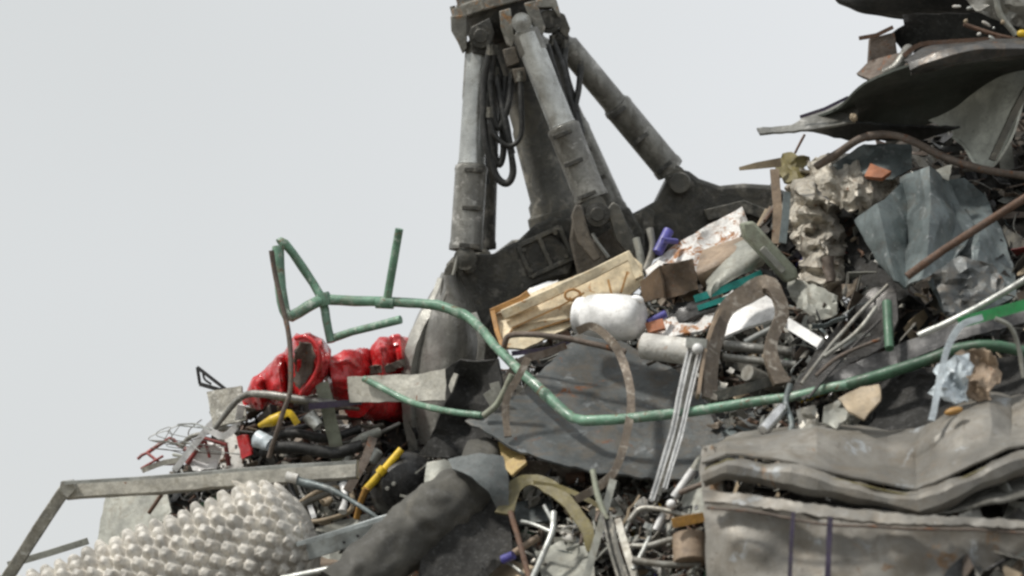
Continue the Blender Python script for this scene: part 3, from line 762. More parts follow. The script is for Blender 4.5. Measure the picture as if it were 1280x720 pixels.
# black disc
DK = thing('wheel', 'matt black disc wheel wedged right of the yellow rod', 'wheel')
make('disc', M().lathe((512, 612, 11.58), (505, 608, 11.72), [(0, 20), (.1, 34), (.4, 42), (1, 44)], n=40, dent=3), 'black_plastic', DK)
for (x, y) in [(484, 611), (492, 605)]:
    make('stud', M().lathe((x, y, 11.53), (x + 1, y, 11.6), [(0, 2.2), (.3, 3), (1, 3)], n=10), 'galv', DK)
make('clip', M().bar([(500, 619, 11.53), (512, 622, 11.52), (524, 621, 11.52)], 3, 2), 'galv', DK)
make('clip', M().bar([(519, 592, 11.54), (535, 579, 11.55)], 2, 2), 'galv', DK)
# galvanised beam + leg
B_ = thing('rack_frame', 'pale galvanised angle beam with a bent leg at the lower left', 'frame')
make('beam', M().bar([(82, 614, 11.62), (140, 610, 11.61), (200, 607, 11.6), (265, 601, 11.58), (330, 596, 11.55), (390, 592, 11.53), (447, 588, 11.5)], 21, 16, sm=3, up=(-FWD + UP * .25)), 'beam_pale', B_, bevel=.004)
make('flange', M().bar([(82, 603, 11.53), (200, 596, 11.51), (330, 585, 11.46), (447, 577, 11.41)], 4, 14, sm=4), 'pale_metal', B_)
make('leg', M().bar([(84, 608, 11.6), (48, 662, 11.6), (4, 730, 11.6), (-30, 782, 11.6)], 15, 13, sm=3), 'leg_galv', B_, bevel=.004)
make('gusset', M().prism([(76, 602), (90, 600), (94, 612), (84, 622), (74, 614)], 11.55, 11.6), 'galv', B_)
one('sheet', 'plain grey triangular sheet standing behind the galvanised beam', 'sheet',
    M().plate([(118, 690, 12.2), (132, 620, 12.3), (156, 604, 12.3), (206, 604, 12.2), (214, 640, 12.1), (170, 690, 12.1)], th=3, amp=2, wl=80), 'grey_pale')
one('stick', 'thin dark stick between the grey triangular sheet and the bubbled roll', 'stick', M().tube([(186, 642, 11.9), (202, 618, 11.9)], 2.4), 'rusty')
one('rail', 'low grey rail beyond the leg of the galvanised frame at lower left', 'rail', M().bar([(10, 706, 12.0), (60, 692, 12.0), (110, 676, 12.0)], 8, 5), 'grey_pale')

# knobbly roll
def knob_roll():
    a, b = W((10, 806, 11.15)), W((336, 684, 11.3))
    T = (b - a).normalized(); N = (-FWD - T * T.dot(-FWD)).normalized(); B = T.cross(N)
    k = K * 11.2; L = (b - a).length
    rad = 80 * k; nth, nz = 420, 300
    vs = []; na = 22; cell = 2 * math.pi * rad / na; nr = L * 1.18 / (cell * .80)
    for i in range(nz + 1):
        u = i / nz
        for j in range(nth):
            th = 2 * math.pi * j / nth
            s_ = u * nr; wob = noise.noise(Vector((math.cos(th) * 1.4, math.sin(th) * 1.4, u * 3)))
            rr_ = s_ + .05 * noise.noise(Vector((math.cos(th) * 5, math.sin(th) * 5, u * 12)))
            best = 9; bd = 9
            for r_ in (math.floor(rr_), math.floor(rr_) + 1):
                c = th / (2 * math.pi) * na + (.5 if r_ % 2 else 0) + s_ * .0 + .05 * noise.noise(Vector((r_, th * 3, 2)))
                dx = c - round(c); dy = (rr_ - r_) * .86
                best = min(best, math.hypot(dx, dy))
                ddx = dx; ddy = rr_ - r_ - .18
                bd = min(bd, .55 * (abs(ddx) * .98 + abs(ddy) * .98) + .5 * math.hypot(ddx, ddy))
            kx = noise.cell(Vector((round(rr_) * 3.7 + .5, round(th / (2 * math.pi) * na + (.5 if round(rr_) % 2 else 0)) + .5, 1.5)))
            h = min(.82, 1.25 * max(0, 1 - bd / .60) ** .75) * (.88 + .2 * kx) - .08 * math.exp(-(best / .13) ** 2)
            pk = .3 * noise.noise(Vector((math.cos(th) * 14, math.sin(th) * 14, u * 40)))
            # roll droops shut toward its right end
            shrink = 1 - .0 * u
            if u > .86: shrink = math.sqrt(max(0.02, 1 - ((u - .86) / .145) ** 2))
            r_w = rad * shrink * (1 + .08 * wob - .10 * (1 - u)) + (15 + 3 * pk) * k * (h - .45) * max(.35, shrink)
            tilt = -T * (h * (4.5 + 5 * pk) * k) + UP * (h * 3 * k)
            v = a + T * (L * 1.18 * u) + (N * math.cos(th) + B * math.sin(th)) * r_w + tilt
            vs.append(v)
    fs = [(i * nth + j, i * nth + (j + 1) % nth, (i + 1) * nth + (j + 1) % nth, (i + 1) * nth + j) for i in range(nz) for j in range(nth)]
    fs.append(tuple(range(nth))[::-1]); fs.append(tuple(nz * nth + j for j in range(nth)))
    return M().add(vs, fs)
one('bubbled_roll', 'thick off-white roll with rows of knobbly bubbles in the lower left corner', 'roll', knob_roll(), 'knob_plastic', smooth=180)
m = M()
for i in range(5): pass
one('sheet', 'ragged pale fringe of torn sheet hanging off the right end of the bubbled roll', 'sheet',
    M().plate([(290, 600, 11.3), (322, 606, 11.25), (352, 630, 11.2), (376, 652, 11.15), (378, 676, 11.1), (352, 672, 11.1), (336, 648, 11.12), (306, 628, 11.15)], th=3, amp=11, wl=20, res=6, jag=3), 'crumple_white')

# right of roll
m = M().bar([(376, 690, 11.15), (420, 676, 11.12), (470, 660, 11.08), (502, 650, 11.05)], 26, 4)
CH = thing('channel', 'light blue-grey perforated channel below the looped blue cord', 'channel')
make('web', m, 'blue_pale', CH, bevel=.003)
make('lip', M().bar([(372, 680, 11.1), (498, 642, 11.02)], 5, 12), 'blue_pale', CH)
for (x, y, r) in [(478, 662, 8), (447, 670, 2), (430, 678, 2)]:
    make('hole_rim', M().lathe((x, y, 11.03), (x, y, 11.08), [(0, r), (1, r)], n=16), 'black_plastic', CH)
one('board', 'brown smooth board lying under the blue-grey channel', 'board', M().plate([(356, 700, .35), (390, 694, .4), (440, 704, .42), (412, 716, .4), (360, 716, .35)], th=4, amp=2), 'brown_pale')
one('tube', 'short white tube with black end cap beside the big black duct', 'tube', M().tube([(352, 724, 10.95), (428, 708, 10.9)], 5, sm=1), 'pale_metal')
CB = thing('cord', 'slate blue plastic cord looping down from the galvanised beam', 'cord')
make('cable', M().tube([(364, 598, 11.42), (382, 604, 11.4), (408, 610, 11.35), (432, 622, 11.3), (458, 638, 11.25), (478, 652, 11.22)], 3.4, sm=5, scale=[1.6, 1.6, 1.4, .9, .9, .8]), 'blue_grey', CB)
make('plug', M().tube([(358, 596, 11.42), (372, 599, 11.41)], 6.5, sm=1), 'white_dirty', CB)
one('hoop', 'cream flattened hoop with dark hollow right of the bubbled roll', 'hoop',
    M().tube([(368, 646, .28), (392, 652, .3), (420, 646, .3), (440, 636, .3), (436, 612, .25), (404, 612, .2), (376, 628, .2), (366, 642, .25)], 3.2, sm=5), 'tan')
one('fitting', 'bright white fitting between the two cords near the beam end', 'fitting', M().tube([(430, 606, .38), (432, 622, .38), (428, 640, .36)], 4, sm=3, scale=[1.4, .8, 1.3]), 'white_paint')
one('shard', 'bright white shard inside the cream hoop', 'shard', M().plate([(384, 632, .3), (390, 630, .3), (396, 646, .3), (390, 648, .3)], th=3), 'white_paint')
one('foam', 'lump of yellowed foam inside the cream hoop', 'foam', M().blob((408, 626, .22), 10, 8, 8, amp=4, wl=14, sub=3), 'tan')
one('stick', 'white peeled stick above the slate blue cord', 'stick', M().tube([(394, 602, .45), (412, 593, .45)], 3, scale=[.7, 1.2]), 'white_dirty')
one('rod', 'black thin rod hanging below the galvanised beam, nearer the roll', 'rod', M().tube([(345, 604, 11.45), (349, 632, 11.4)], 3), 'rusty')
one('rod', 'black thin rod hanging below the galvanised beam, nearer the cord', 'rod', M().tube([(362, 604, 11.45), (372, 632, 11.4)], 3.6), 'black_sheet')
one('sheet', 'pale olive sheet behind the two black rods under the beam', 'sheet', M().plate([(336, 600, .1), (420, 596, .12), (430, 640, .12), (350, 650, .1)], th=3, amp=4), 'galv')
one('pipe', 'dark grey pipe pointing into the cream hoop', 'pipe', M().tube([(358, 644, .3), (384, 628, .3), (412, 616, .3)], 3.6), 'grab_steel')
one('sheet', 'crinkled grey sheet between the roll and the big black duct', 'sheet', M().plate([(372, 690, .2), (380, 664, .2), (430, 650, .22), (470, 640, .22), (460, 690, .25), (420, 712, .25)], th=3, amp=12, wl=30, res=8), 'grey_pale')

# duct
DU = thing('duct', 'big bent black corrugated duct at the bottom centre', 'duct')
m = M().tube([(428, 745, 10.85), (470, 706, 10.9), (512, 668, 10.98), (542, 644, 11.02), (572, 624, 11.08), (596, 600, 11.2), (606, 566, 11.35)], 38, sm=8, n=48, scale=[1.05, 1.0, 1.02, 1.05, .98, .8, .7], wobble=2)
for i, v in enumerate(m.v):
    c = P(540, 690, 11.3)
    m.v[i] = v + (v - c).normalized() * (.0018 * crease(v / .16, 2.0) + .0035 * math.sin((v.x + v.z) * 55 + 4 * noise.noise(v * 4)))
make('body', m, 'duct_cloth', DU, smooth=60)
make('shaded_lower_body', M().plate([(540, 640, 10.95), (600, 610, 11.1), (636, 640, 11.05), (640, 690, 10.85), (600, 730, 10.8), (520, 735, 10.8)], th=4, amp=14, wl=60, seed=12), 'duct_black', DU)  # lower side of the duct, its black shadow put into the colour
one('scrap_sheet', 'narrow pale beige sheet standing between the black disc and the black duct', 'scrap sheet',
    M().plate([(534, 578, 11.3), (556, 574, 11.3), (574, 580, 11.3), (582, 606, 11.25), (572, 640, 11.1), (546, 640, 11.1), (526, 644, 11.12), (530, 604, 11.25)], [(548, 605, 11.2)], th=3, amp=5, wl=50, res=7, seed=71), 'grey_pale')
one('sheet', 'curved slate sheet folded over the upper end of the black duct', 'sheet',
    M().plate([(560, 574, 11.05), (600, 566, 11.0), (628, 570, 11.0), (636, 600, 10.98), (636, 640, 10.95), (624, 644, 10.95), (612, 616, 10.92), (590, 596, 10.92), (566, 586, 10.98)], th=3, amp=5, wl=50, res=7, seed=72), 'slate_matte')
one('ring', 'small grey ring lying where the chute meets the black duct', 'ring', M().tube([(552, 622, 11.1), (556, 610, 11.12), (570, 608, 11.1), (580, 620, 11.05), (576, 634, 11.0)], 4, sm=5), 'grab_grey')

# ================================================================== CENTRE: cream panel etc
CP = thing('tray', 'cream ribbed tray with rusty edges tilted in front of the grapple hub', 'tray')
make('base', M().plate([(616, 388, 11.95), (660, 368, 11.95), (720, 344, 11.95), (786, 316, 11.95), (802, 330, 11.92), (806, 352, 11.9), (780, 376, 11.88), (720, 405, 11.85), (655, 436, 11.8), (626, 434, 11.8)], th=4, amp=1.5, wl=60, seed=1), 'cream', CP)
make('edge', M().bar([(614, 390, 11.92), (650, 374, 11.9), (661, 366, 11.9)], 8, 10, sm=1).bar([(616, 390, 11.9), (622, 415, 11.86), (630, 437, 11.8)], 6, 10), 'cream_edge', CP, bevel=.003)
make('rim', M().bar([(628, 394, 11.88), (690, 366, 11.88), (740, 343, 11.88), (786, 320, 11.88), (800, 348, 11.84)], 13, 8, sm=1), 'cream', CP, bevel=.004)
for a, b in [((640, 410), (700, 383)), ((700, 383), (730, 366)), ((650, 418), (715, 398)), ((712, 372), (742, 398)), ((760, 350), (766, 375)), ((784, 340), (776, 366)), ((640, 412), (630, 430))]:
    make('rib', M().bar([(a[0], a[1], 11.86), (b[0], b[1], 11.845)], 2.4, 9), 'cream_edge', CP)
make('ring', M().tube([(716 + 10 * math.cos(t * .7), 369 + 7 * math.sin(t * .7), 11.86) for t in range(10)], 1.6, sm=3), 'cream_edge', CP)
one('sheet', 'small pale blue-white sheet peeking out above the cream tray', 'sheet', M().plate([(648, 372, 12.0), (662, 360, 12.0), (698, 350, 12.0), (690, 366, 11.97)], th=3), 'white_paint')
BU = thing('bucket', 'dented white round bucket lying on the cream tray', 'bucket')
make('shell', M().lathe((721, 394, 11.6), (803, 398, 11.46), [(0, 9), (0, 19), (.02, 23), (.07, 24), (.09, 22.5), (.15, 23), (.17, 26), (.3, 28), (.6, 29), (.85, 27.5), (.94, 24), (.985, 18), (1, 9)], n=48, dent=3, seed=4), 'white_paint', BU, smooth=50)
make('nub', M().blob((797, 374, 11.46), 8, 5, 7, ang=-20), 'white_paint', BU)
one('cable', 'dark cable arching left from the cream tray over the blue-grey panel', 'cable', M().tube([(630, 434, 11.5), (636, 420, 11.48), (660, 418, 11.45), (700, 422, 11.42), (750, 432, 11.38), (782, 440, 11.35)], 3.8, sm=5), 'rust_grey')
one('band', 'brown bent metal band looping down across the blue-grey panel', 'band',
    M().bar([(722, 414, 11.42), (740, 408, 11.4), (762, 424, 11.36), (778, 450, 11.32), (788, 490, 11.2), (786, 530, 11.02), (772, 580, 10.85), (752, 606, 10.8), (720, 624, 10.75)], 10, 5, sm=5), 'brown_strap')
one('band', 'flat grey-brown band curving beneath the cream tray', 'band', M().bar([(636, 470, 11.45), (650, 452, 11.45), (680, 442, 11.45), (708, 432, 11.45)], 9, 5, sm=4), 'rust_grey')
one('hook', 'brown forked iron hook standing left of the blue-grey panel', 'hook', M().bar([(660, 448, 11.25), (646, 474, 11.22), (634, 496, 11.2), (632, 520, 11.18), (635, 546, 11.15)], 9, 5, sm=3), 'brown_strap')
one('strip', 'purple strip running under the edge of the cream tray', 'metal strip', M().bar([(640, 442, 11.55), (690, 436, 11.5), (716, 424, 11.5)], 6, 3), 'purple')
# rods and tubes right of hub
one('rod', 'grey round rod standing upright beside the blue tube', 'rod', M().tube([(803, 346, 11.95), (800, 318, 11.98), (795, 298, 12.0)], 5, sm=3), 'grey_pale')
one('rod', 'grey forked rod leaning left of the blue tube', 'rod', M().tube([(806, 340, 11.95), (816, 312, 11.97), (812, 286, 12.0)], 4.5, sm=3), 'zinc')
one('tube', 'short bright blue tube poking up in the middle of the heap', 'tube', M().tube([(822, 316, 11.95), (836, 288, 12.0)], 6.5, sm=1), 'blue')
one('tube', 'small violet stub crossing the bright blue tube', 'tube', M().tube([(828, 300, 11.9), (846, 302, 11.95)], 3.6, sm=1), 'blue')
one('panel', 'flaking white panel with rust patches right of the blue tube', 'panel',
    M().plate([(806, 338, 11.9), (838, 310, 11.95), (880, 284, 12.0), (928, 258, 12.05), (934, 276, 12.0), (920, 306, 11.92), (880, 330, 11.85), (862, 350, 11.82), (815, 362, 11.8)], th=4, amp=7, wl=30, res=8, seed=2), 'white_flaking')
BX = thing('box', 'small brown square box face in front of the flaking white panel', 'box')
make('face', M().plate([(824, 332, 11.62), (846, 329, 11.6), (866, 323, 11.64), (870, 342, 11.62), (873, 361, 11.6), (850, 369, 11.58), (830, 373, 11.6)], th=34, amp=4, wl=40, res=6, jag=1.2), 'brown_box', BX)
make('flap', M().plate([(824, 332, 11.58), (830, 372, 11.58), (802, 378, 11.7), (800, 352, 11.72)], th=3), 'brown_box', BX)
one('gutter', 'curved taupe gutter piece behind the pale green cover', 'gutter', M().patch([[(888, 350, 11.75), (905, 322, 11.78), (928, 306, 11.8), (950, 300, 11.8)], [(886, 368, 11.6), (908, 342, 11.62), (935, 326, 11.65), (956, 314, 11.7)], [(880, 372, 11.65), (904, 358, 11.6), (930, 342, 11.62), (950, 330, 11.7)]], th=4, amp=2), 'grey_pale')
one('sheet', 'dull brown curled sheet under the flaking white panel', 'sheet', M().patch([[(880, 318, 11.85), (910, 306, 11.85), (950, 296, 11.85)], [(872, 342, 11.72), (904, 326, 11.7), (945, 312, 11.75)], [(878, 358, 11.75), (900, 345, 11.75), (940, 330, 11.78)]], th=4, amp=2), 'brown_pale')
LP = thing('cover', 'pale green-grey oblong lamp cover slanting above the teal strips', 'cover')
make('shell', M().prism([(926, 278), (942, 276), (996, 336), (998, 348), (984, 354), (930, 296)], 11.5, 11.62), 'green_pale', LP, bevel=.012)
make('groove', M().bar([(952, 310, 11.49), (980, 340, 11.49)], 9, 4), 'grey_pale', LP, bevel=.004)
one('strip', 'teal plastic strip lying lengthwise under the brown gutter', 'strip', M().bar([(868, 374, 11.6), (898, 364, 11.6), (934, 350, 11.6), (952, 342, 11.62)], 9, 4), 'teal')
one('strip', 'thinner teal strip just below the longer teal one', 'strip', M().bar([(872, 385, 11.55), (905, 374, 11.55), (946, 358, 11.57)], 6, 4), 'teal')
one('tray', 'shallow black plastic tray left of the teal strips', 'tray', M().plate([(834, 398, 11.6), (846, 378, 11.62), (884, 374, 11.6), (900, 382, 11.55), (866, 396, 11.52), (840, 408, 11.52)], th=5, amp=3, wl=30), 'black_plastic')
one('tube', 'thin blue tube emerging under the black plastic tray', 'tube', M().tube([(810, 404, 11.5), (832, 392, 11.52)], 5, sm=1), 'blue')
one('bracket', 'crumpled flaking white bracket with rusty end above the white roll', 'bracket', M().plate([(806, 412, 11.55), (840, 396, 11.58), (880, 388, 11.58), (916, 362, 11.6), (920, 384, 11.5), (880, 412, 11.45), (830, 424, 11.45)], th=4, amp=9, wl=24, res=7, jag=2, seed=8), 'white_flaking')
one('chip', 'small orange-brown wooden chip at the left end of the flaking white bracket', 'chip', M().plate([(806, 404, 11.45), (828, 398, 11.45), (832, 410, 11.42), (810, 416, 11.42)], th=5), 'terracotta')
RO = thing('tube_roll', 'dirty white cardboard roll leaning against the silver channel', 'roll')
make('body', M().lathe((803, 432, 11.4), (872, 440, 11.3), [(0, 11), (.02, 16), (.98, 16), (1, 12)], n=28, dent=3), 'white_dirty', RO)
make('core', M().lathe((801, 431.5, 11.405), (806, 432.5, 11.395), [(0, 9), (1, 9)], n=20), 'brown_pale', RO)
SC = thing('track', 'shiny silver double track standing against the blue-grey panel', 'track')
make('rail', M().channel([(865, 428, 11.15), (852, 480, 11.05), (840, 540, 10.95), (814, 626, 10.8)], 7, 8, 2, sm=3), 'white_metal', SC)
make('rail', M().channel([(877, 432, 11.14), (864, 484, 11.04), (850, 545, 10.94), (830, 612, 10.8)], 6, 8, 2, sm=3), 'white_metal', SC)
make('web', M().bar([(871, 430, 11.17), (858, 482, 11.07), (845, 543, 10.97), (822, 619, 10.82)], 8, 3, sm=3), 'zinc', SC)
make('head', M().bar([(858, 428, 11.12), (884, 430, 11.1)], 12, 8), 'pale_metal', SC)
make('knob', M().blob((872, 436, 11.08), 7, 7, 6), 'white_paint', SC)
BL = thing('strap_loop', 'wide brown metal strap bent into an arch right of the silver track', 'strap')
make('arch', M().bar([(884, 498, 11.02), (889, 452, 11.12), (897, 412, 11.2), (908, 384, 11.25), (932, 366, 11.3), (957, 353, 11.32), (971, 366, 11.28), (977, 394, 11.2), (966, 422, 11.14), (962, 448, 11.08), (978, 480, 11.0)], 17, 5, sm=3, up=(-FWD + UP * .5 + RT * .35), scale=[1.1, 1.2, 1.15, 1.2, 1.5, 1.55, 1.1, 1.0, .85, 1.1, 1.3], wobble=4), 'brown_strap', BL)
make('edge_lip', M().bar([(872, 496, 11.0), (878, 455, 11.08), (888, 415, 11.15), (900, 388, 11.2)], 4, 14, sm=4), 'brown_pale', BL)
one('board', 'clean white board seen through the brown metal arch', 'board', M().plate([(896, 402, 11.35), (920, 384, 11.38), (956, 368, 11.4), (978, 384, 11.35), (974, 396, 11.3), (925, 412, 11.28), (902, 422, 11.28)], th=4), 'white_paint')
one('bar', 'bright white bar pointing down right of the brown arch', 'bar', M().bar([(984, 404, 11.2), (1026, 430, 11.1)], 13, 8), 'white_paint')
one('rod', 'pale grey rod crossing behind the brown arch', 'rod', M().tube([(930, 428, 11.25), (978, 404, 11.3)], 4), 'pale_metal')
one('tube', 'dark open-ended tube lying inside the brown arch', 'tube', M().lathe((934, 466, 11.05), (980, 486, 11.2), [(0, 6), (0, 10), (1, 10)], n=20), 'zinc')
one('tube', 'long grey pipe inside the brown arch, upper of the pair', 'pipe', M().tube([(905, 432, 11.25), (990, 440, 11.2)], 6), 'grab_grey')
one('tube', 'long grey pipe inside the brown arch, lower of the pair', 'pipe', M().tube([(905, 446, 11.22), (995, 456, 11.15)], 5), 'grab_grey')
one('angle_iron', 'dark angle iron lying along the green rail inside the arch foot', 'angle iron', M().bar([(892, 496, 11.05), (930, 486, 11.05), (985, 470, 11.05)], 12, 8), 'grab_steel')

# twisted pale insulation column
one('insulation', 'twisted crumpled off-white insulation standing left of the blue-grey sheets', 'insulation',
    M().plate([(985, 232, 11.95), (1010, 208, 12.0), (1040, 205, 12.0), (1048, 250, 11.9), (1056, 300, 11.8), (1058, 340, 11.7), (1050, 385, 11.6), (1020, 392, 11.55), (996, 360, 11.62), (1002, 320, 11.75), (985, 290, 11.85), (976, 262, 11.92)],
              [(1015, 250, 11.6), (1025, 320, 11.45), (1030, 365, 11.4)], th=4, amp=22, wl=15, res=3.5, jag=3, seed=14), 'crumple_white', smooth=70)
one('rag', 'ragged pale cloth bundle draped along the top of the insulation', 'rag',
    M().plate([(1010, 200, 11.9), (1050, 190, 11.85), (1110, 205, 11.75), (1128, 225, 11.7), (1090, 262, 11.6), (1050, 262, 11.65), (1020, 235, 11.8)], [(1070, 230, 11.5)], th=3, amp=14, wl=15, res=3.5, jag=3, seed=15), 'crumple_white', smooth=70)
one('rag', 'small greyish torn rag dangling below the insulation', 'rag', M().plate([(985, 352, .3), (1010, 350, .35), (1046, 370, .35), (1040, 396, .32), (1010, 400, .3), (990, 376, .3)], th=4, amp=12, wl=22, res=6, jag=3), 'grey_pale')
one('can', 'rusty brown can stuck low in the insulation', 'can', M().crushed((1034, 322, 11.42), (1038, 352, 11.4), 11, 10, amp=.25, seed=5, nth=30, nz=14), 'rust_grey')
# upright slats left of the insulation
one('slat', 'rust-pink wooden slat standing left of the insulation', 'slat', M().bar([(968, 212, 11.95), (972, 260, 11.9), (970, 305, 11.85)], 11, 5), 'brown_pale')
one('slat', 'blue-white narrow slat standing against the insulation', 'slat', M().bar([(984, 240, 11.8), (982, 270, 11.78), (978, 304, 11.75)], 9, 4), 'blue_grey')
for i in range(4):
    one('stick', 'thin brown stick fanned out above the flaking panel', 'stick', M().tube([(938 + i * 6, 300 - i * 8, 12.0 - .05 * i), (958 + i * 5, 262 - i * 3, 12.1)], 2), ['tan', 'brown_pale', 'brown_strap', 'rusty'][i], group='thin sticks fanned out above the flaking panel')
one('leaf_scrap', 'olive crumpled plastic knot on the ridge beside the beige slat', 'plastic scrap', M().plate([(966, 200, 12.1), (985, 190, 12.1), (1012, 196, 12.05), (1006, 222, 12.0), (984, 228, 12.0), (970, 216, 12.05)], th=5, amp=10, wl=20, res=6, jag=3), 'olive')
one('slat', 'beige pointed slat jutting left into the sky', 'slat', M().bar([(924, 211, 12.0), (945, 207, 12.0), (975, 203, 12.05)], 9, 5, scale=[.5, 1, 1.2]), 'tan')
one('wire', 'thin bent wire below the long dark sheet tip', 'wire', M().tube([(994, 192, 12.0), (1002, 176, 12.0), (1006, 168, 12.0)], 1.6, sm=4), 'rusty')
one('cable', 'stout brown cable arching over the blue-grey sheets to the right edge', 'cable',
    M().tube([(1020, 208, 11.7), (1046, 192, 11.65), (1075, 174, 11.6), (1105, 168, 11.6), (1140, 176, 11.55), (1180, 196, 11.5), (1230, 212, 11.45), (1300, 222, 11.4)], 5, sm=6), 'rust_grey')
# blue-grey crumpled sheets
one('scrap_sheet', 'large crumpled blue-grey sheet with a pointed lower corner', 'scrap sheet',
    M().patch([[(1070, 276, 11.42), (1098, 258, 11.3), (1128, 226, 11.5), (1160, 214, 11.34), (1186, 236, 11.5), (1212, 282, 11.35)],
               [(1080, 294, 11.34), (1104, 288, 11.2), (1136, 272, 11.38), (1164, 262, 11.15), (1190, 276, 11.32), (1212, 296, 11.26)],
               [(1094, 320, 11.25), (1112, 322, 11.12), (1134, 324, 11.22), (1160, 314, 11.04), (1184, 312, 11.16), (1206, 308, 11.18)],
               [(1112, 341, 11.15), (1120, 352, 11.05), (1132, 361, 11.08), (1152, 350, 10.98), (1176, 338, 11.06), (1198, 320, 11.12)]], th=3, amp=3.5, wl=45, nu=8, nv=8, seed=21, lin=True), 'blue_grey')
one('scrap_sheet', 'folded blue-grey sheet right behind the pointed blue-grey one', 'scrap sheet',
    M().plate([(1172, 226, 11.6), (1206, 222, 11.6), (1232, 244, 11.5), (1250, 282, 11.4), (1268, 330, 11.2), (1272, 370, 11.05), (1230, 390, 11.0), (1180, 392, 11.0), (1162, 350, 11.1), (1200, 300, 11.3)],
              [(1222, 300, 11.2), (1215, 350, 11.1)], th=3, amp=15, wl=50, res=6, seed=23), 'blue_grey')
one('scrap_sheet', 'dull grey crumpled foil at the foot of the folded blue-grey sheet', 'scrap sheet',
    M().plate([(1166, 342, 11.0), (1200, 320, 11.05), (1240, 330, 11.0), (1262, 360, 10.95), (1230, 384, 10.9), (1182, 396, 10.9)], th=3, amp=12, wl=26, res=7, seed=24), 'grey_sheet')
one('scrap_sheet', 'pale blue sheet scrap tucked under the arching brown cable', 'scrap sheet',
    M().plate([(1040, 206, 11.75), (1080, 180, 11.75), (1138, 180, 11.7), (1140, 210, 11.65), (1115, 224, 11.6), (1060, 224, 11.68)], th=3, amp=8, wl=35, res=7, seed=25), 'blue_grey')
one('tile', 'small terracotta shard stuck in the pale blue sheet', 'tile', M().plate([(1080, 220, 11.55), (1088, 204, 11.57), (1114, 214, 11.53), (1102, 222, 11.5)], th=6), 'terracotta')
one('paper', 'small torn grey card above the folded blue-grey sheet', 'card', M().plate([(1164, 216, 11.4), (1180, 208, 11.42), (1190, 206, 11.42), (1186, 226, 11.38), (1176, 222, 11.38)], th=2, amp=3, wl=15, res=5), 'grey_pale')
one('rod', 'long rusty brown rod slanting up to the right edge', 'rod', M().tube([(1134, 346, 10.95), (1180, 312, 10.95), (1300, 236, 10.9)], 5.2, sm=2), 'rusty')

# black draped sheets mid right
for (nm, lb, pts, inn, mt, sd) in [
 ('scrap_sheet', 'black folded sheet fanning down toward the green rail', [(990, 486, 10.95), (1020, 440, 11.1), (1056, 396, 11.2), (1090, 360, 11.3), (1120, 356, 11.3), (1124, 400, 11.1), (1112, 430, 10.98), (1060, 455, 10.9), (1004, 500, 10.82)], [(1070, 410, 11.3)], 'foil_black', 31),
 ('scrap_sheet', 'long black crushed sheet lying along the top of the green rail', [(992, 500, 10.85), (1050, 462, 10.88), (1110, 436, 10.85), (1160, 416, 10.8), (1240, 384, 10.75), (1290, 372, 10.7), (1290, 400, 10.66), (1200, 424, 10.68), (1120, 456, 10.76), (1060, 478, 10.8)], [], 'black_sheet', 33),
 ('scrap_sheet', 'black crumpled sheet between the insulation and the blue-grey sheets', [(1040, 400, .1), (1046, 300, .1), (1072, 260, .1), (1100, 330, .12), (1140, 360, .12), (1170, 400, .12), (1100, 440, .12)], [], 'duct_black', 35),
]:
    one(nm, lb, 'scrap sheet', M().plate(pts, inn, th=3, amp=11, wl=42, res=8, seed=sd), mt)
for i, (pts, r, mt) in enumerate([([(1002, 480, 10.8), (1040, 430, 10.95), (1078, 388, 11.05), (1110, 356, 11.1)], 2.4, 'zinc'), ([(1030, 446, 10.9), (1070, 416, 10.95), (1096, 384, 11.0)], 2.6, 'galv'), ([(1010, 498, 10.78), (1060, 440, 10.9), (1100, 400, 10.98)], 2, 'foil_black'),
                        ([(1020, 470, 10.85), (1050, 445, 10.88), (1100, 424, 10.9)], 2.4, 'rust_grey')]):
    one('wire', 'stiff grey wire fanning over the black folded sheet', 'wire', M().tube(pts, r, sm=4), mt, group='stiff wires over the black folded sheet')
one('pipe', 'short upright green pipe stub above the dark end of the rail', 'pipe', M().tube([(1109, 378, 10.9), (1112, 436, 10.75)], 6, sm=1), 'green_dark')
one('bar', 'bright green flat bar running off the right edge', 'bar', M().bar([(1198, 404, 10.5), (1240, 392, 10.48), (1300, 376, 10.45)], 13, 5), 'green_bright')
one('tube', 'thin white tube slanting above the bright green bar', 'tube', M().tube([(1148, 420, 10.55), (1200, 396, 10.52), (1244, 372, 10.5), (1300, 338, 10.45)], 4.2, sm=4), 'pale_metal')
one('strand', 'pale twisted plastic strand hanging off the left end of the bright green bar', 'strand', M().bar([(1164, 526, 10.32), (1170, 496, 10.36), (1180, 462, 10.4), (1188, 432, 10.42), (1202, 406, 10.42), (1228, 396, 10.42)], 8, 3, sm=5, wobble=4), 'plastic_film')
one('strand', 'grey wire strand curling down at the right edge below the bright green bar', 'strand', M().tube([(1244, 398, 10.44), (1262, 408, 10.44), (1272, 430, 10.45), (1280, 472, 10.45)], 3, sm=5), 'grey_pale')
one('rag', 'shredded bluish plastic film hanging below the bright green bar', 'plastic film',
    M().plate([(1186, 446, 10.46), (1210, 440, 10.44), (1216, 460, 10.42), (1208, 478, 10.42), (1212, 500, 10.36), (1190, 506, 10.36), (1176, 496, 10.38), (1160, 494, 10.4), (1172, 474, 10.42), (1168, 462, 10.44)], th=2, amp=11, wl=18, res=6, jag=4, seed=41), 'plastic_film', smooth=70)
one('rag', 'tan shredded cloth beside the bluish plastic film', 'cloth', M().plate([(1196, 440, 10.5), (1240, 436, 10.5), (1250, 470, 10.45), (1236, 500, 10.4), (1206, 496, 10.42)], th=3, amp=12, wl=20, res=6, jag=4), 'brown_pale', smooth=70)
one('cap', 'small orange cap at the rim of the lower grey sheet', 'cap', M().blob((1192, 514, 10.3), 12, 5, 6, ang=14, sub=3), 'orange')
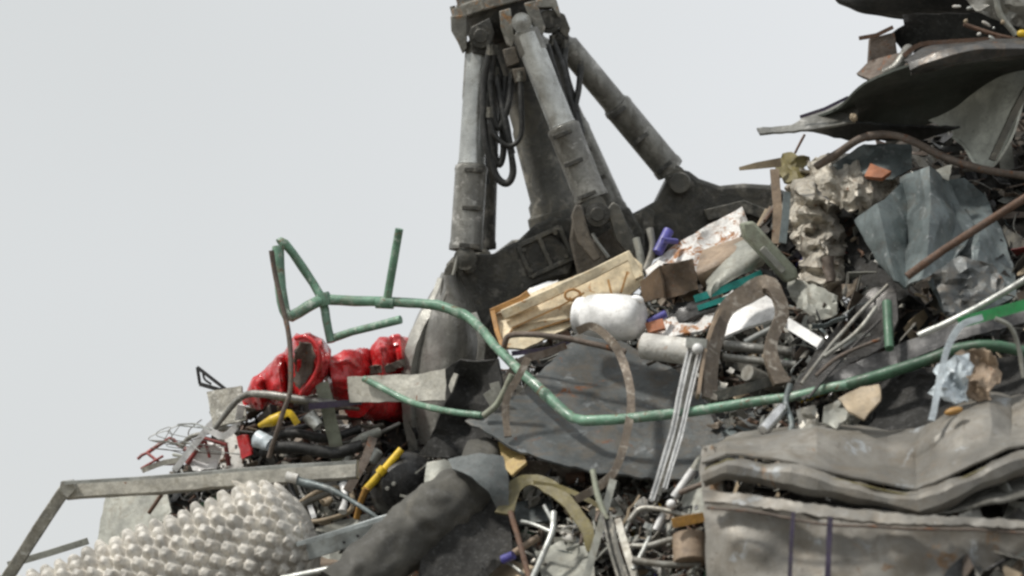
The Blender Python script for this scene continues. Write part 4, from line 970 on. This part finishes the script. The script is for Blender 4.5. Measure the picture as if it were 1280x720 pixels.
one('tag', 'cream torn card hanging under the green rail', 'card', M().plate([(1048, 498, 10.6), (1074, 484, 10.62), (1098, 480, 10.6), (1100, 500, 10.56), (1080, 524, 10.5), (1060, 514, 10.52)], th=3, amp=6, wl=26, res=6), 'tan')
one('rag', 'grey ruffled rag under the green rail left of the cream card', 'rag', M().plate([(1030, 508, 10.62), (1052, 498, 10.62), (1062, 520, 10.55), (1044, 536, 10.52), (1028, 528, 10.55)], th=3, amp=9, wl=18, res=6), 'grey_pale')
one('can', 'slim shiny silver can lying above the bent grey sheet corner', 'can', M().lathe((952, 540, 10.6), (980, 508, 10.7), [(0, 4), (.06, 8), (.9, 8), (1, 5)], n=20, dent=3), 'chrome')
one('hose', 'thin slate hose dropping from the green rail behind the silver can', 'hose', M().tube([(988, 480, 10.75), (982, 504, 10.72), (990, 530, 10.65), (984, 548, 10.6)], 4, sm=5), 'blue_grey')
one('rag', 'pale rumpled foil scrap right of the silver can', 'foil', M().plate([(996, 512, 10.65), (1018, 506, 10.66), (1026, 534, 10.58), (1000, 546, 10.56)], th=2, amp=9, wl=18, res=6), 'zinc')

# ================================================================== TOP RIGHT PANELS
one('car_panel', 'big dark curved body panel with its hollow underside facing out', 'car panel',
    M().patch([[(1008, 148, 11.75), (1046, 132, 11.65), (1078, 100, 11.5), (1140, 76, 11.4), (1210, 62, 11.35), (1300, 48, 11.3)],
               [(1010, 152, 11.85), (1060, 142, 11.85), (1100, 125, 11.85), (1160, 108, 11.85), (1220, 92, 11.8), (1300, 74, 11.75)],
               [(1012, 156, 11.9), (1075, 160, 11.95), (1125, 163, 11.95), (1175, 148, 11.95), (1225, 126, 11.9), (1300, 96, 11.85)]], th=3, amp=3, wl=120), 'darkgreen_sheet')
one('car_panel', 'bent sheet wing coloured as if sunlit at the right of the dark body panel', 'car panel',
    M().patch([[(1290, 84, 11.7), (1255, 92, 11.72), (1222, 112, 11.76), (1190, 136, 11.82), (1160, 150, 11.85)],
               [(1290, 100, 11.55), (1258, 130, 11.6), (1232, 150, 11.68), (1208, 160, 11.75), (1176, 158, 11.82)],
               [(1284, 112, 11.5), (1262, 158, 11.52), (1236, 190, 11.6), (1218, 188, 11.68), (1192, 168, 11.78)],
               [(1280, 120, 11.48), (1262, 172, 11.48), (1238, 206, 11.52), (1228, 210, 11.58), (1206, 182, 11.7)]], th=3, amp=2), 'wing_lit')
one('strip', 'thick dark edge strip running down behind the pale lit wing', 'strip', M().bar([(1300, 80, 11.45), (1268, 140, 11.45), (1240, 200, 11.45)], 8, 12, sm=3), 'grab_steel')
one('sheet', 'long dark pointed sheet tip reaching left into the sky, upper layer', 'sheet',
    M().plate([(946, 160, 11.7), (990, 156, 11.7), (1004, 146, 11.72), (1064, 124, 11.8), (1072, 136, 11.7), (1070, 152, 11.65), (1010, 162, 11.62), (950, 167, 11.65)], th=3, amp=3, wl=60, res=8, seed=51), 'grab_grey')
one('sheet', 'long dark pointed sheet, lower layer beneath the sky tip', 'sheet',
    M().plate([(990, 160, 11.72), (1070, 154, 11.68), (1130, 158, 11.7), (1200, 160, 11.72), (1150, 176, 11.8), (1060, 176, 11.82)], th=3, amp=4, wl=50, res=8, seed=52), 'dark_sheet')
one('strip', 'thin purple-edged strip lying on the upper sheet tip', 'strip', M().bar([(1000, 146, 11.65), (1030, 136, 11.65), (1060, 122, 11.68)], 4, 4), 'purple')
one('clip', 'small cream clip where the two dark sheet tips meet', 'clip', M().blob((1067, 146, 11.58), 5, 7, 5, amp=2, wl=10, sub=3), 'tan')
one('fender', 'rolled grey metal edge capping the hollow body panel', 'fender',
    M().patch([[(1134, 82, 11.4), (1160, 66, 11.42), (1200, 58, 11.45), (1250, 54, 11.45), (1300, 50, 11.45)],
               [(1138, 84, 11.25), (1165, 74, 11.22), (1205, 66, 11.2), (1255, 62, 11.2), (1300, 60, 11.2)],
               [(1138, 88, 11.3), (1168, 84, 11.28), (1210, 74, 11.26), (1258, 70, 11.26), (1300, 70, 11.26)]], th=4, amp=3, wl=40), 'fender_dark')
one('strip', 'rust-edged strip lying on the rolled grey edge', 'strip', M().bar([(1130, 70, 11.45), (1150, 56, 11.45), (1185, 53, 11.45), (1250, 48, 11.45)], 6, 8, sm=3), 'rusty')
one('car_panel', 'topmost dark panel sweeping to a thin curl against the sky', 'car panel',
    M().patch([[(1046, -4, 11.9), (1062, -6, 11.85), (1090, -10, 11.8), (1150, -14, 11.7), (1220, -20, 11.6), (1300, -30, 11.5)],
               [(1050, 0, 11.9), (1066, 4, 11.85), (1092, 6, 11.85), (1150, 8, 11.8), (1220, 8, 11.75), (1300, 4, 11.7)],
               [(1054, 2, 11.9), (1078, 12, 11.88), (1110, 18, 11.9), (1160, 21, 11.9), (1220, 22, 11.9), (1300, 22, 11.85)]], th=3, amp=2), 'dark_sheet')
one('sheet', 'very dark flat sheet sandwiched between the top panel and the rolled edge', 'sheet',
    M().plate([(1112, 44, 11.75), (1130, 32, 11.7), (1128, 18, 11.7), (1300, 16, 11.6), (1300, 60, 11.7), (1200, 66, 11.75), (1130, 66, 11.8), (1122, 56, 11.78)], th=3, amp=4, wl=60), 'black_sheet')
RB = thing('bracket', 'rusty T-shaped bracket standing against the sky left of the dark panels', 'bracket')
make('arm', M().bar([(1074, 48, 11.7), (1095, 44, 11.7), (1116, 34, 11.7)], 5, 7), 'rusty', RB)
make('post', M().prism([(1088, 48), (1096, 46), (1118, 40), (1122, 70), (1104, 82), (1086, 80)], 11.72, 11.78), 'rust_grey', RB)
make('foot', M().plate([(1070, 92, 11.65), (1086, 76, 11.68), (1124, 66, 11.62), (1140, 76, 11.58), (1128, 90, 11.55), (1090, 100, 11.6)], th=4, amp=6, wl=30, res=7), 'rust_grey', RB)
one('pipe', 'shiny short pipe elbow beside the rusty bracket foot', 'pipe', M().tube([(1106, 92, 11.5), (1120, 84, 11.48), (1130, 70, 11.5), (1136, 62, 11.55)], 7, sm=4), 'grab_grey')
one('rod', 'thin rusty rod among the bright bits at the top right', 'rod', M().tube([(1205, 30, 11.45), (1240, 42, 11.45), (1290, 54, 11.42)], 2.6), 'rusty')
one('rod', 'upright grey rod at the top right corner', 'rod', M().tube([(1244, -10, 11.4), (1250, 18, 11.4), (1270, 44, 11.4)], 4, sm=3), 'grey_pale')
one('sheet', 'dull rumpled grey sheet at the very top right corner', 'sheet', M().plate([(1190, -20, 11.5), (1300, -20, 11.4), (1300, 40, 11.4), (1260, 30, 11.42), (1220, 14, 11.45)], th=3, amp=9, wl=30), 'grab_grey')
one('cap', 'small yellow cap at the top right edge', 'cap', M().blob((1277, 42, 11.3), 6, 5, 5, sub=3), 'yellow')
for i, (x, y, a_, b_) in enumerate([(1196, 8, 7, 3), (1212, 10, 5, 3), (1207, 26, 4, 3), (1233, 30, 3, 7), (1242, 35, 3, 3), (1254, 28, 4, 4), (1224, 42, 3, 4), (1240, 48, 6, 3)]):
    one('pebble', 'little pale bit caught on the top right panels', 'scrap bit', M().blob((x, y, 11.38), a_, b_, 4, ang=20 * i, amp=1, wl=10, sub=2), ['white_dirty', 'pale_metal', 'tan'][i % 3], group='little pale bits on the top right panels')

# ================================================================== BOTTOM RIGHT BIG SHEETS
BS = thing('sheet_roof', 'upper large bent brown-grey sheet with a thick folded front edge', 'metal sheet')
X = (880, 908, 952, 988, 1020, 1056, 1108, 1146, 1172, 1206, 1236, 1264, 1320)
back = (562, 548, 541, 535, 532, 537, 546, 544, 534, 506, 496, 492, 482)
dbk = (10.5, 10.7, 10.76, 10.76, 10.72, 10.73, 10.7, 10.6, 10.5, 10.6, 10.7, 10.75, 10.7)
midy = (572, 560, 556, 550, 548, 558, 574, 582, 566, 538, 524, 528, 508)
dmd = (10.45, 10.42, 10.46, 10.43, 10.40, 10.42, 10.42, 10.41, 10.34, 10.3, 10.32, 10.42, 10.4)
fry = (584, 572, 580, 584, 592, 600, 612, 618, 610, 594, 580, 568, 552)
dfr = (10.3, 10.22, 10.22, 10.16, 10.14, 10.14, 10.12, 10.1, 10.08, 10.08, 10.1, 10.12, 10.15)
make('skin', M().patch([[(x, y, d) for x, y, d in zip(X, back, dbk)], [(x, (y + z) / 2 - 1, (d + e) / 2 - .06) for x, y, z, d, e in zip(X, back, midy, dbk, dmd)], [(x, y, d) for x, y, d in zip(X, midy, dmd)],
    [(x, (y + z) / 2, (d + e) / 2 + .03) for x, y, z, d, e in zip(X, midy, fry, dmd, dfr)], [(x, y, d) for x, y, d in zip(X, fry, dfr)]], th=3, amp=4, wl=75, nu=7, nv=6, seed=61, lin=True), 'zinc_brown', BS)
make('folded_edge', M().patch([[(x + 2, y + 6, d) for x, y, d in zip(X, fry, dfr)], [(x + 2, y + 13, d - .05) for x, y, d in zip(X, fry, dfr)], [(x + 2, y + 20 + (i % 3), d - .03) for i, (x, y, d) in enumerate(zip(X, fry, dfr))]], th=5, amp=4, wl=35, nu=7, nv=4, seed=62, lin=True), 'zinc_brown', BS)
make('seam', M().tube([(x + 2, y + 3, d - .02) for x, y, d in zip(X, fry, dfr)], 1.6, sm=1, wobble=2), 'olive', BS)
make('corner_flap', M().plate([(878, 560, 10.42), (890, 556, 10.4), (900, 585, 10.3), (905, 618, 10.25), (880, 622, 10.3), (874, 590, 10.36)], th=4, amp=5, wl=30, res=7), 'zinc_brown', BS)
LB = thing('metal_box', 'lower large brown-grey sheet metal box filling the bottom right', 'metal box')
make('side', M().plate([(880, 622, 10.15), (930, 630, 10.1), (985, 638, 10.03), (1040, 645, 10.0), (1100, 650, 9.97), (1180, 655, 9.93), (1320, 662, 9.88), (1320, 800, 9.82), (1186, 790, 9.85), (1046, 780, 9.9), (936, 770, 9.98), (884, 764, 10.1)],
    [(930, 680, 10.045), (1000, 690, 10.03), (1060, 700, 9.93), (1130, 690, 9.90), (1200, 700, 9.90)], th=4, amp=8, wl=85, res=8, seed=65), 'zinc_brown', LB)
make('top_edge', M().plate([(878, 612, 10.12), (940, 618, 10.06), (1000, 627, 9.99), (1060, 636, 9.95), (1130, 643, 9.92), (1200, 646, 9.9), (1320, 652, 9.85), (1320, 662, 9.82), (1200, 656, 9.87), (1130, 655, 9.89), (1060, 650, 9.92), (1000, 641, 9.96), (940, 632, 10.03), (880, 627, 10.1)], th=5, amp=4, wl=30, res=6, jag=1.6, seed=66), 'zinc_brown', LB)
make('seam', M().tube([(884, 634, 10.06), (960, 642, 10.0), (1040, 655, 9.93), (1130, 661, 9.9), (1220, 662, 9.87), (1320, 668, 9.82)], 2, sm=4, wobble=3), 'rust_grey', LB)
make('stripe', M().bar([(992, 640, 9.93), (988, 700, 9.88), (986, 770, 9.86)], 5, 3, sm=3), 'purple', LB)
make('stripe', M().bar([(1038, 646, 9.88), (1035, 700, 9.84), (1034, 770, 9.82)], 7, 3, sm=3), 'purple', LB)
one('sheet', 'dark bent sheet sliding out under the folded front edge at right', 'sheet',
    M().patch([[(1040, 632, 10.3), (1120, 640, 10.25), (1180, 634, 10.2), (1240, 612, 10.2), (1310, 590, 10.2)], [(1040, 640, 10.15), (1120, 648, 10.08), (1180, 646, 10.03), (1240, 634, 10.0), (1310, 618, 10.0)]], th=3, amp=4, wl=40), 'grab_grey')
one('sheet', 'ragged torn sheet lip between the upper sheet and the lower box', 'sheet', M().plate([(940, 622, 10.2), (1000, 616, 10.2), (1080, 636, 10.1), (1130, 644, 10.05), (1100, 654, 10.0), (1000, 640, 10.05)], th=4, amp=9, wl=26, res=8, jag=3), 'foil_black')
one('sheet', 'black sheet painting the shaded void under the rail behind the upper bent sheet', 'sheet',  # near-black sheet put in to paint the dark void under the rail
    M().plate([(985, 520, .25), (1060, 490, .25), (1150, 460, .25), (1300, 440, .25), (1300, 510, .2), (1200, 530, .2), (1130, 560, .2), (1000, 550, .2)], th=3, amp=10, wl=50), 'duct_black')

# ================================================================== BOTTOM CENTRE CLUTTER
one('band', 'wide olive bent band arching over the bottom centre clutter', 'band',
    M().bar([(632, 644, 10.95), (640, 612, 11.0), (664, 602, 11.02), (690, 612, 10.95), (712, 632, 10.85), (732, 662, 10.75), (738, 690, 10.7)], 17, 4, sm=5, up=(-FWD + UP * .55), scale=[1.3, 1.1, .8, 1.2, .9, 1, .6], wobble=6), 'olive')
one('band', 'narrow olive strip running parallel above the wide olive band', 'band', M().bar([(668, 604, 11.0), (700, 608, 10.92), (728, 622, 10.85), (752, 634, 10.8)], 6, 3, sm=5, wobble=5), 'olive')
one('sheet', 'torn olive sheet flat on the bottom edge right of the black duct', 'sheet', M().plate([(580, 700, .3), (610, 692, .32), (636, 694, .32), (628, 722, .35), (590, 730, .35)], th=3, amp=6, wl=30, res=8), 'olive')
one('block', 'yellow-and-rust striped block under the left end of the blue-grey panel', 'block', M().plate([(622, 552, 11.25), (652, 564, 11.2), (640, 590, 11.12), (630, 586, 11.15)], th=8).plate([(626, 580, 11.16), (655, 566, 11.15), (658, 578, 11.1), (640, 594, 11.08)], th=4), 'mustard')
one('board', 'long brown board beneath the blue-grey panel', 'board', M().bar([(642, 586, .2), (690, 588, .2), (735, 600, .22)], 22, 8), 'brown_strap')
one('board', 'rust-brown flat sheet below the big panel behind the silver track', 'board', M().plate([(740, 596, .12), (820, 600, .12), (884, 606, .12), (880, 640, .15), (800, 650, .15), (750, 630, .15)], th=4, amp=3), 'grey_pale')
one('can', 'white crumpled cup at the left under the big panel', 'cup', M().crushed((678, 602, .35), (700, 600, .35), 8, 7, amp=.3, seed=9, nth=26, nz=10), 'white_dirty')
one('can', 'rusty short can just right of the white crumpled cup', 'can', M().crushed((708, 598, .3), (732, 596, .28), 10, 10, amp=.2, seed=3, nth=26, nz=10), 'rusty')
one('pipe', 'pale mint pipe standing upright under the hanging brown band', 'pipe', M().tube([(741, 588, 10.75), (746, 614, 10.7), (752, 634, 10.66), (759, 650, 10.62)], 3.6, sm=3), 'green_pale')
one('lath', 'long pale lath rising from the bottom edge beside the mint pipe', 'lath', M().bar([(766, 600, 10.8), (750, 660, 10.65), (728, 740, 10.5)], 9, 4), 'grey_pale')
one('post', 'dark steel post rising from the bottom edge right of the pale lath', 'post', M().channel([(758, 644, 10.62), (768, 690, 10.5), (784, 740, 10.4)], 14, 12, 3), 'grab_steel')
one('post', 'worn grey post leaning right of the dark steel post', 'post', M().bar([(772, 650, 10.6), (784, 690, 10.5), (800, 740, 10.4)], 9, 6), 'zinc')
one('rod', 'dark slim rod leaning left across the bottom centre', 'rod', M().tube([(638, 640, 10.85), (650, 680, 10.75), (664, 732, 10.6)], 3.6), 'rusty')
one('branch', 'pale forked branch of white pipe right of the olive band', 'branch', M().tube([(692, 640, 10.8), (690, 665, 10.75), (680, 690, 10.7), (664, 726, 10.6)], 4, sm=4).tube([(690, 650, 10.78), (680, 632, 10.82)], 2.4).tube([(688, 664, 10.75), (668, 656, 10.8), (652, 652, 10.85)], 2.6, sm=3), 'pale_metal')
one('tube', 'violet-blue marker tube end on the bottom centre clutter', 'tube', M().tube([(628, 700, 10.8), (642, 694, 10.78)], 5.5, sm=1), 'blue')
one('tube', 'brown wooden dowel behind the violet-blue tube end', 'dowel', M().tube([(642, 692, 10.8), (672, 672, 10.85)], 4.5, sm=1), 'brown_pale')
one('foam', 'pinkish white foam block under the olive band', 'foam', M().blob((708, 668, .42), 16, 11, 12, ang=-15, amp=5, wl=18, sub=4), 'white_dirty')
one('sheet', 'crinkled grey-beige sheet at the bottom centre edge', 'sheet', M().plate([(672, 690, .35), (700, 676, .36), (738, 680, .36), (744, 724, .4), (680, 734, .4)], th=3, amp=9, wl=28, res=7), 'grey_pale')
one('sheet', 'light grey louvred sheet left under the olive band', 'sheet', M().plate([(640, 628, .25), (688, 622, .25), (690, 650, .3), (648, 656, .3)], th=3, amp=6, wl=18, res=6), 'blue_grey')
one('board', 'cream torn board at the bottom edge beside the violet tube', 'board', M().plate([(616, 712, .4), (640, 700, .4), (668, 708, .4), (660, 736, .45), (614, 736, .45)], th=4, amp=3), 'tan')
one('rod', 'bright white rod right of the silver track', 'rod', M().tube([(843, 622, 10.6), (866, 588, 10.62)], 5.5, sm=1), 'white_paint')
one('rod', 'short white rod below the bright white rod', 'rod', M().tube([(820, 662, 10.6), (830, 642, 10.6)], 4.5, sm=1), 'white_paint')
one('knob', 'round white knob between the two white rods', 'knob', M().blob((839, 630, 10.55), 6, 6, 6, sub=3), 'white_paint')
WF = thing('wire_rack', 'bent grey wire rack right of the bottom centre posts', 'wire rack')
make('hoop', M().tube([(786, 652, 10.62), (802, 636, 10.62), (832, 638, 10.58), (856, 644, 10.55), (872, 648, 10.55)], 3.6, sm=4), 'zinc', WF)
make('hoop', M().tube([(790, 682, 10.5), (810, 682, 10.48), (832, 676, 10.48), (866, 668, 10.5)], 3.6, sm=4), 'zinc', WF)
make('stay', M().tube([(792, 712, 10.42), (800, 696, 10.45), (812, 672, 10.5)], 3.2, sm=3), 'pale_metal', WF)
make('stay', M().tube([(790, 700, 10.42), (830, 706, 10.4), (876, 706, 10.4)], 4.4, sm=3), 'zinc', WF)
one('can', 'tan drum-shaped can half hidden beside the lower metal box', 'can', M().lathe((862, 668, 10.45), (864, 704, 10.4), [(0, 18), (.04, 22), (.96, 22), (1, 20)], n=26, dent=2), 'brown_pale')
one('strap', 'orange strap band above the tan can', 'strap', M().bar([(840, 654, 10.38), (860, 650, 10.38), (880, 646, 10.38)], 12, 5), 'orange')
one('sheet', 'plain taupe sheet between the white rod and the bent grey sheet', 'sheet', M().plate([(840, 612, .3), (882, 560, .35), (890, 600, .35), (884, 650, .35), (850, 652, .3)], th=3, amp=4), 'grey_pale')
one('rod', 'dark curved rod leading under the upper bent sheet', 'rod', M().tube([(850, 616, 10.55), (876, 606, 10.5), (900, 600, 10.45)], 3.6), 'rust_grey')
for i in range(16):
    x = 640 + rnd.random() * 235; y = 660 + rnd.random() * 60; a_ = rnd.random() * 3.1; l = 14 + rnd.random() * 26
    mt = rnd.choice(['pale_metal', 'zinc', 'grey_pale', 'rust_grey', 'white_dirty', 'grab_grey'])
    one('rod', 'short thin rod scattered in the bottom centre clutter', 'rod', M().tube([(x, y, .42 + rnd.random() * .12), (x + l * math.cos(a_) * .5, y - l * math.sin(a_) * .5, .45), (x + l * math.cos(a_), y - l * math.sin(a_) + 4, .45)], 1.6 + rnd.random() * 1.8, sm=3, n=8), mt, group='short thin rods in the bottom centre clutter')
for i in range(18):
    x = 318 + rnd.random() * 140; y = 505 + rnd.random() * 72; a_ = rnd.random() * 1.2 - .5; l = 24 + rnd.random() * 40
    mt = rnd.choice(['grab_steel', 'zinc', 'rust_grey', 'galv', 'black_sheet', 'brown_strap'])
    d = 12.12 + rnd.random() * .2
    one('rod', 'thin tangled rod below the red drums', 'rod', M().tube([(x, y, d), (x + l * .5, y - l * math.sin(a_) * .5 + rnd.random() * 10 - 5, d - .05), (x + l, y - l * math.sin(a_), d)], 1.6 + rnd.random() * 2, sm=4, n=8), mt, group='thin rods tangled below the red drums')

# ================================================================== LOOSE SCRAP (uncountable)
def fragments():
    keys = ['dark_sheet', 'black_sheet', 'rust_grey', 'grab_steel', 'grab_grey', 'zinc', 'brown_strap', 'grey_pale', 'rusty', 'white_dirty', 'blue_grey', 'tan', 'green_dark', 'red_dull', 'blue', 'pale_metal', 'foil_black', 'yellow', 'chrome']
    wts = [10, 11, 9, 9, 6, 4, 6, 3, 5, 1.6, 2, 1.8, .5, .7, .15, 1.8, 8, .15, 1.2]
    wt2 = [4, 3, 5, 5, 6, 8, 5, 8, 4, 6, 4, 4, .6, .8, .3, 7, 4, .3, 3]
    m = M(); rr = random.Random(11)
    for i in range(9700):
        while True:
            x = rr.uniform(-120, 1420) if i < 8500 else rr.choice([rr.uniform(810, 1070), rr.uniform(640, 880)]); y = rr.uniform(interp(RIDGE_Y, x) - 4, 1000 if rr.random() < .3 else 740)
            if i >= 8500 and not (380 < y < 540 if x > 885 else 600 < y < 730 or 380 < y < 430): continue
            if y > interp(RIDGE_Y, x) - 6: break
        m.cur = rr.choices(range(len(keys)), wts if i < 8500 else wt2)[0]
        s = rr.choice([.5, .6, .8, 1, 1.3, 1.8]) * (1 if x > 250 else .6)
        o = rr.uniform(-.02, .16) if i < 8500 else rr.uniform(.1, .32)
        if i >= 8500: s = min(s, 1.0) * .8
        c = W((x, y, o)); a_ = rr.uniform(0, 6.28); q = rr.random()
        if q < .53:    # bent chip
            u = Vector((rr.gauss(0, 1), rr.gauss(0, 1), rr.gauss(0, 1))).normalized(); w = u.cross(Vector((rr.gauss(0, 1), rr.gauss(0, 1), rr.gauss(0, 1)))).normalized(); n_ = u.cross(w)
            L1, L2 = rr.uniform(.02, .07) * s, rr.uniform(.012, .04) * s; t = rr.uniform(.002, .006); b = rr.uniform(-.5, .5) * L1
            sec = [(-1, b * rr.uniform(.2, 1)), (-.3, 0), (.4, b * .3), (1, b)]
            vs = []
            for (uu, hh) in sec:
                for ww in (-1, 1):
                    k_ = rr.uniform(.7, 1.1)
                    vs.append(c + u * (uu * L1) + w * (ww * L2 * k_) + n_ * hh)
            nb = len(vs); vs += [v + n_ * t for v in vs]
            fs = []
            for j in range(3):
                f = (2 * j, 2 * j + 1, 2 * j + 3, 2 * j + 2); fs += [f, tuple(z + nb for z in f[::-1])]
            ring = [0, 2, 4, 6, 7, 5, 3, 1]
            for a1, b1 in zip(ring, ring[1:] + ring[:1]): fs.append((a1, b1, b1 + nb, a1 + nb))
            m.add(vs, fs)
        elif q < .585 and x > 300:
            l = rr.uniform(25, 70); n0 = 5; w_ = rr.uniform(2.5, 7)
            pts = [(x + l * t / 4 * math.cos(a_) + rr.uniform(-4, 4), y + l * .8 * t / 4 * math.sin(a_) + rr.uniform(-4, 4), o + .03 + rr.uniform(0, .07)) for t in range(5)]
            m.bar(pts, w_, 1.2, sm=2, up=(-FWD + Vector((rr.uniform(-1, 1), 0, rr.uniform(-1, 1))) * .8), twist=rr.uniform(-140, 140), scale=[rr.uniform(.5, 1.2) for _ in range(4)])
        elif q < .645:
            pts = [(x + t * rr.uniform(6, 13) * math.cos(a_ + .5 * t), y + t * 8 * math.sin(a_ + .5 * t) , o + rr.uniform(0, .06)) for t in range(5)]
            m.tube(pts, rr.uniform(.4, .9), sm=3, n=4)
        elif q < .85:  # rod or wire
            l = rr.uniform(10, 34) * s
            m.tube([(x, y, o), (x + l * .5 * math.cos(a_) + rr.uniform(-4, 4), y + l * .4 * math.sin(a_), o + rr.uniform(0, .05)), (x + l * math.cos(a_), y + l * .8 * math.sin(a_), o + rr.uniform(-.03, .03))], rr.uniform(.8, 2.8), sm=3, n=6)
        else:
            m.blob((x, y, o), rr.uniform(3, 9) * s * .7, rr.uniform(3, 7) * s * .7, rr.uniform(3, 6) * s * .7, ang=rr.uniform(0, 180), amp=3, wl=14, sub=2, seed=i * .1)
    o = make('scrap_fragments', m, keys, None, smooth=30); o['kind'] = 'stuff'
    o['label'] = 'countless small fragments of mixed scrap covering the heap'; o['category'] = 'scrap'
    TOP.append(o)
fragments()
settle()

# ================================================================== WORLD, LIGHT, CAMERA
w = bpy.data.worlds.new('World'); scene.world = w; w.use_nodes = True
nt = w.node_tree; bg = nt.nodes['Background']
sky = nt.nodes.new('ShaderNodeTexSky'); sky.sky_type = 'NISHITA'; sky.sun_disc = False
SUN_EL, SUN_AZ = 54, -66       # degrees; azimuth measured from the camera's back toward the left
sky.sun_elevation = R(SUN_EL); sky.sun_rotation = R(180 - SUN_AZ); sky.dust_density = 4; sky.air_density = 1
mixn = nt.nodes.new('ShaderNodeMix'); mixn.data_type = 'RGBA'; mixn.inputs[0].default_value = .93
tc = nt.nodes.new('ShaderNodeTexCoord'); nz = nt.nodes.new('ShaderNodeTexNoise'); nz.inputs['Scale'].default_value = 3.2; nz.inputs['Detail'].default_value = 3
nt.links.new(tc.outputs['Generated'], nz.inputs['Vector'])
cl = nt.nodes.new('ShaderNodeMix'); cl.data_type = 'RGBA'; cl.inputs[6].default_value = (7.15, 7.35, 7.35, 1); cl.inputs[7].default_value = (8.45, 8.65, 8.85, 1)
sx = nt.nodes.new('ShaderNodeSeparateXYZ'); nt.links.new(tc.outputs['Generated'], sx.inputs[0])
ma = nt.nodes.new('ShaderNodeMath'); ma.operation = 'MULTIPLY_ADD'; ma.inputs[1].default_value = 1.9; ma.use_clamp = True
nt.links.new(sx.outputs['X'], ma.inputs[0]); nt.links.new(nz.outputs['Fac'], ma.inputs[2])
nt.links.new(ma.outputs[0], cl.inputs[0])
nt.links.new(sky.outputs[0], mixn.inputs[6]); nt.links.new(cl.outputs[2], mixn.inputs[7])
nt.links.new(mixn.outputs[2], bg.inputs[0]); bg.inputs[1].default_value = .1
sl = bpy.data.lights.new('sun', 'SUN'); sl.energy = 3.4; sl.angle = R(6); sl.color = (1, .96, .9)
so = bpy.data.objects.new('sun', sl); COL.objects.link(so)
dr = Vector((-math.sin(R(-SUN_AZ)) * math.cos(R(SUN_EL)), -math.cos(R(SUN_AZ)) * math.cos(R(SUN_EL)), math.sin(R(SUN_EL))))
so.rotation_euler = dr.to_track_quat('Z', 'Y').to_euler(); so.location = (-6, -6, 12)

cam = bpy.data.cameras.new('camera'); co = bpy.data.objects.new('camera', cam); COL.objects.link(co)
co.location = CAM; co.rotation_euler = (math.pi / 2 + PITCH, 0, 0)
cam.lens = 100; cam.sensor_width = 36; cam.clip_end = 5000; cam.clip_start = .1
cam.dof.use_dof = True; cam.dof.focus_distance = 11.9; cam.dof.aperture_fstop = 1.5
scene.camera = co
scene.view_settings.view_transform = 'Standard'; scene.view_settings.look = 'None'
scene.view_settings.exposure = 0; scene.view_settings.gamma = 1
scene.cycles.use_denoising = True
scene.cycles.filter_width = 2.6
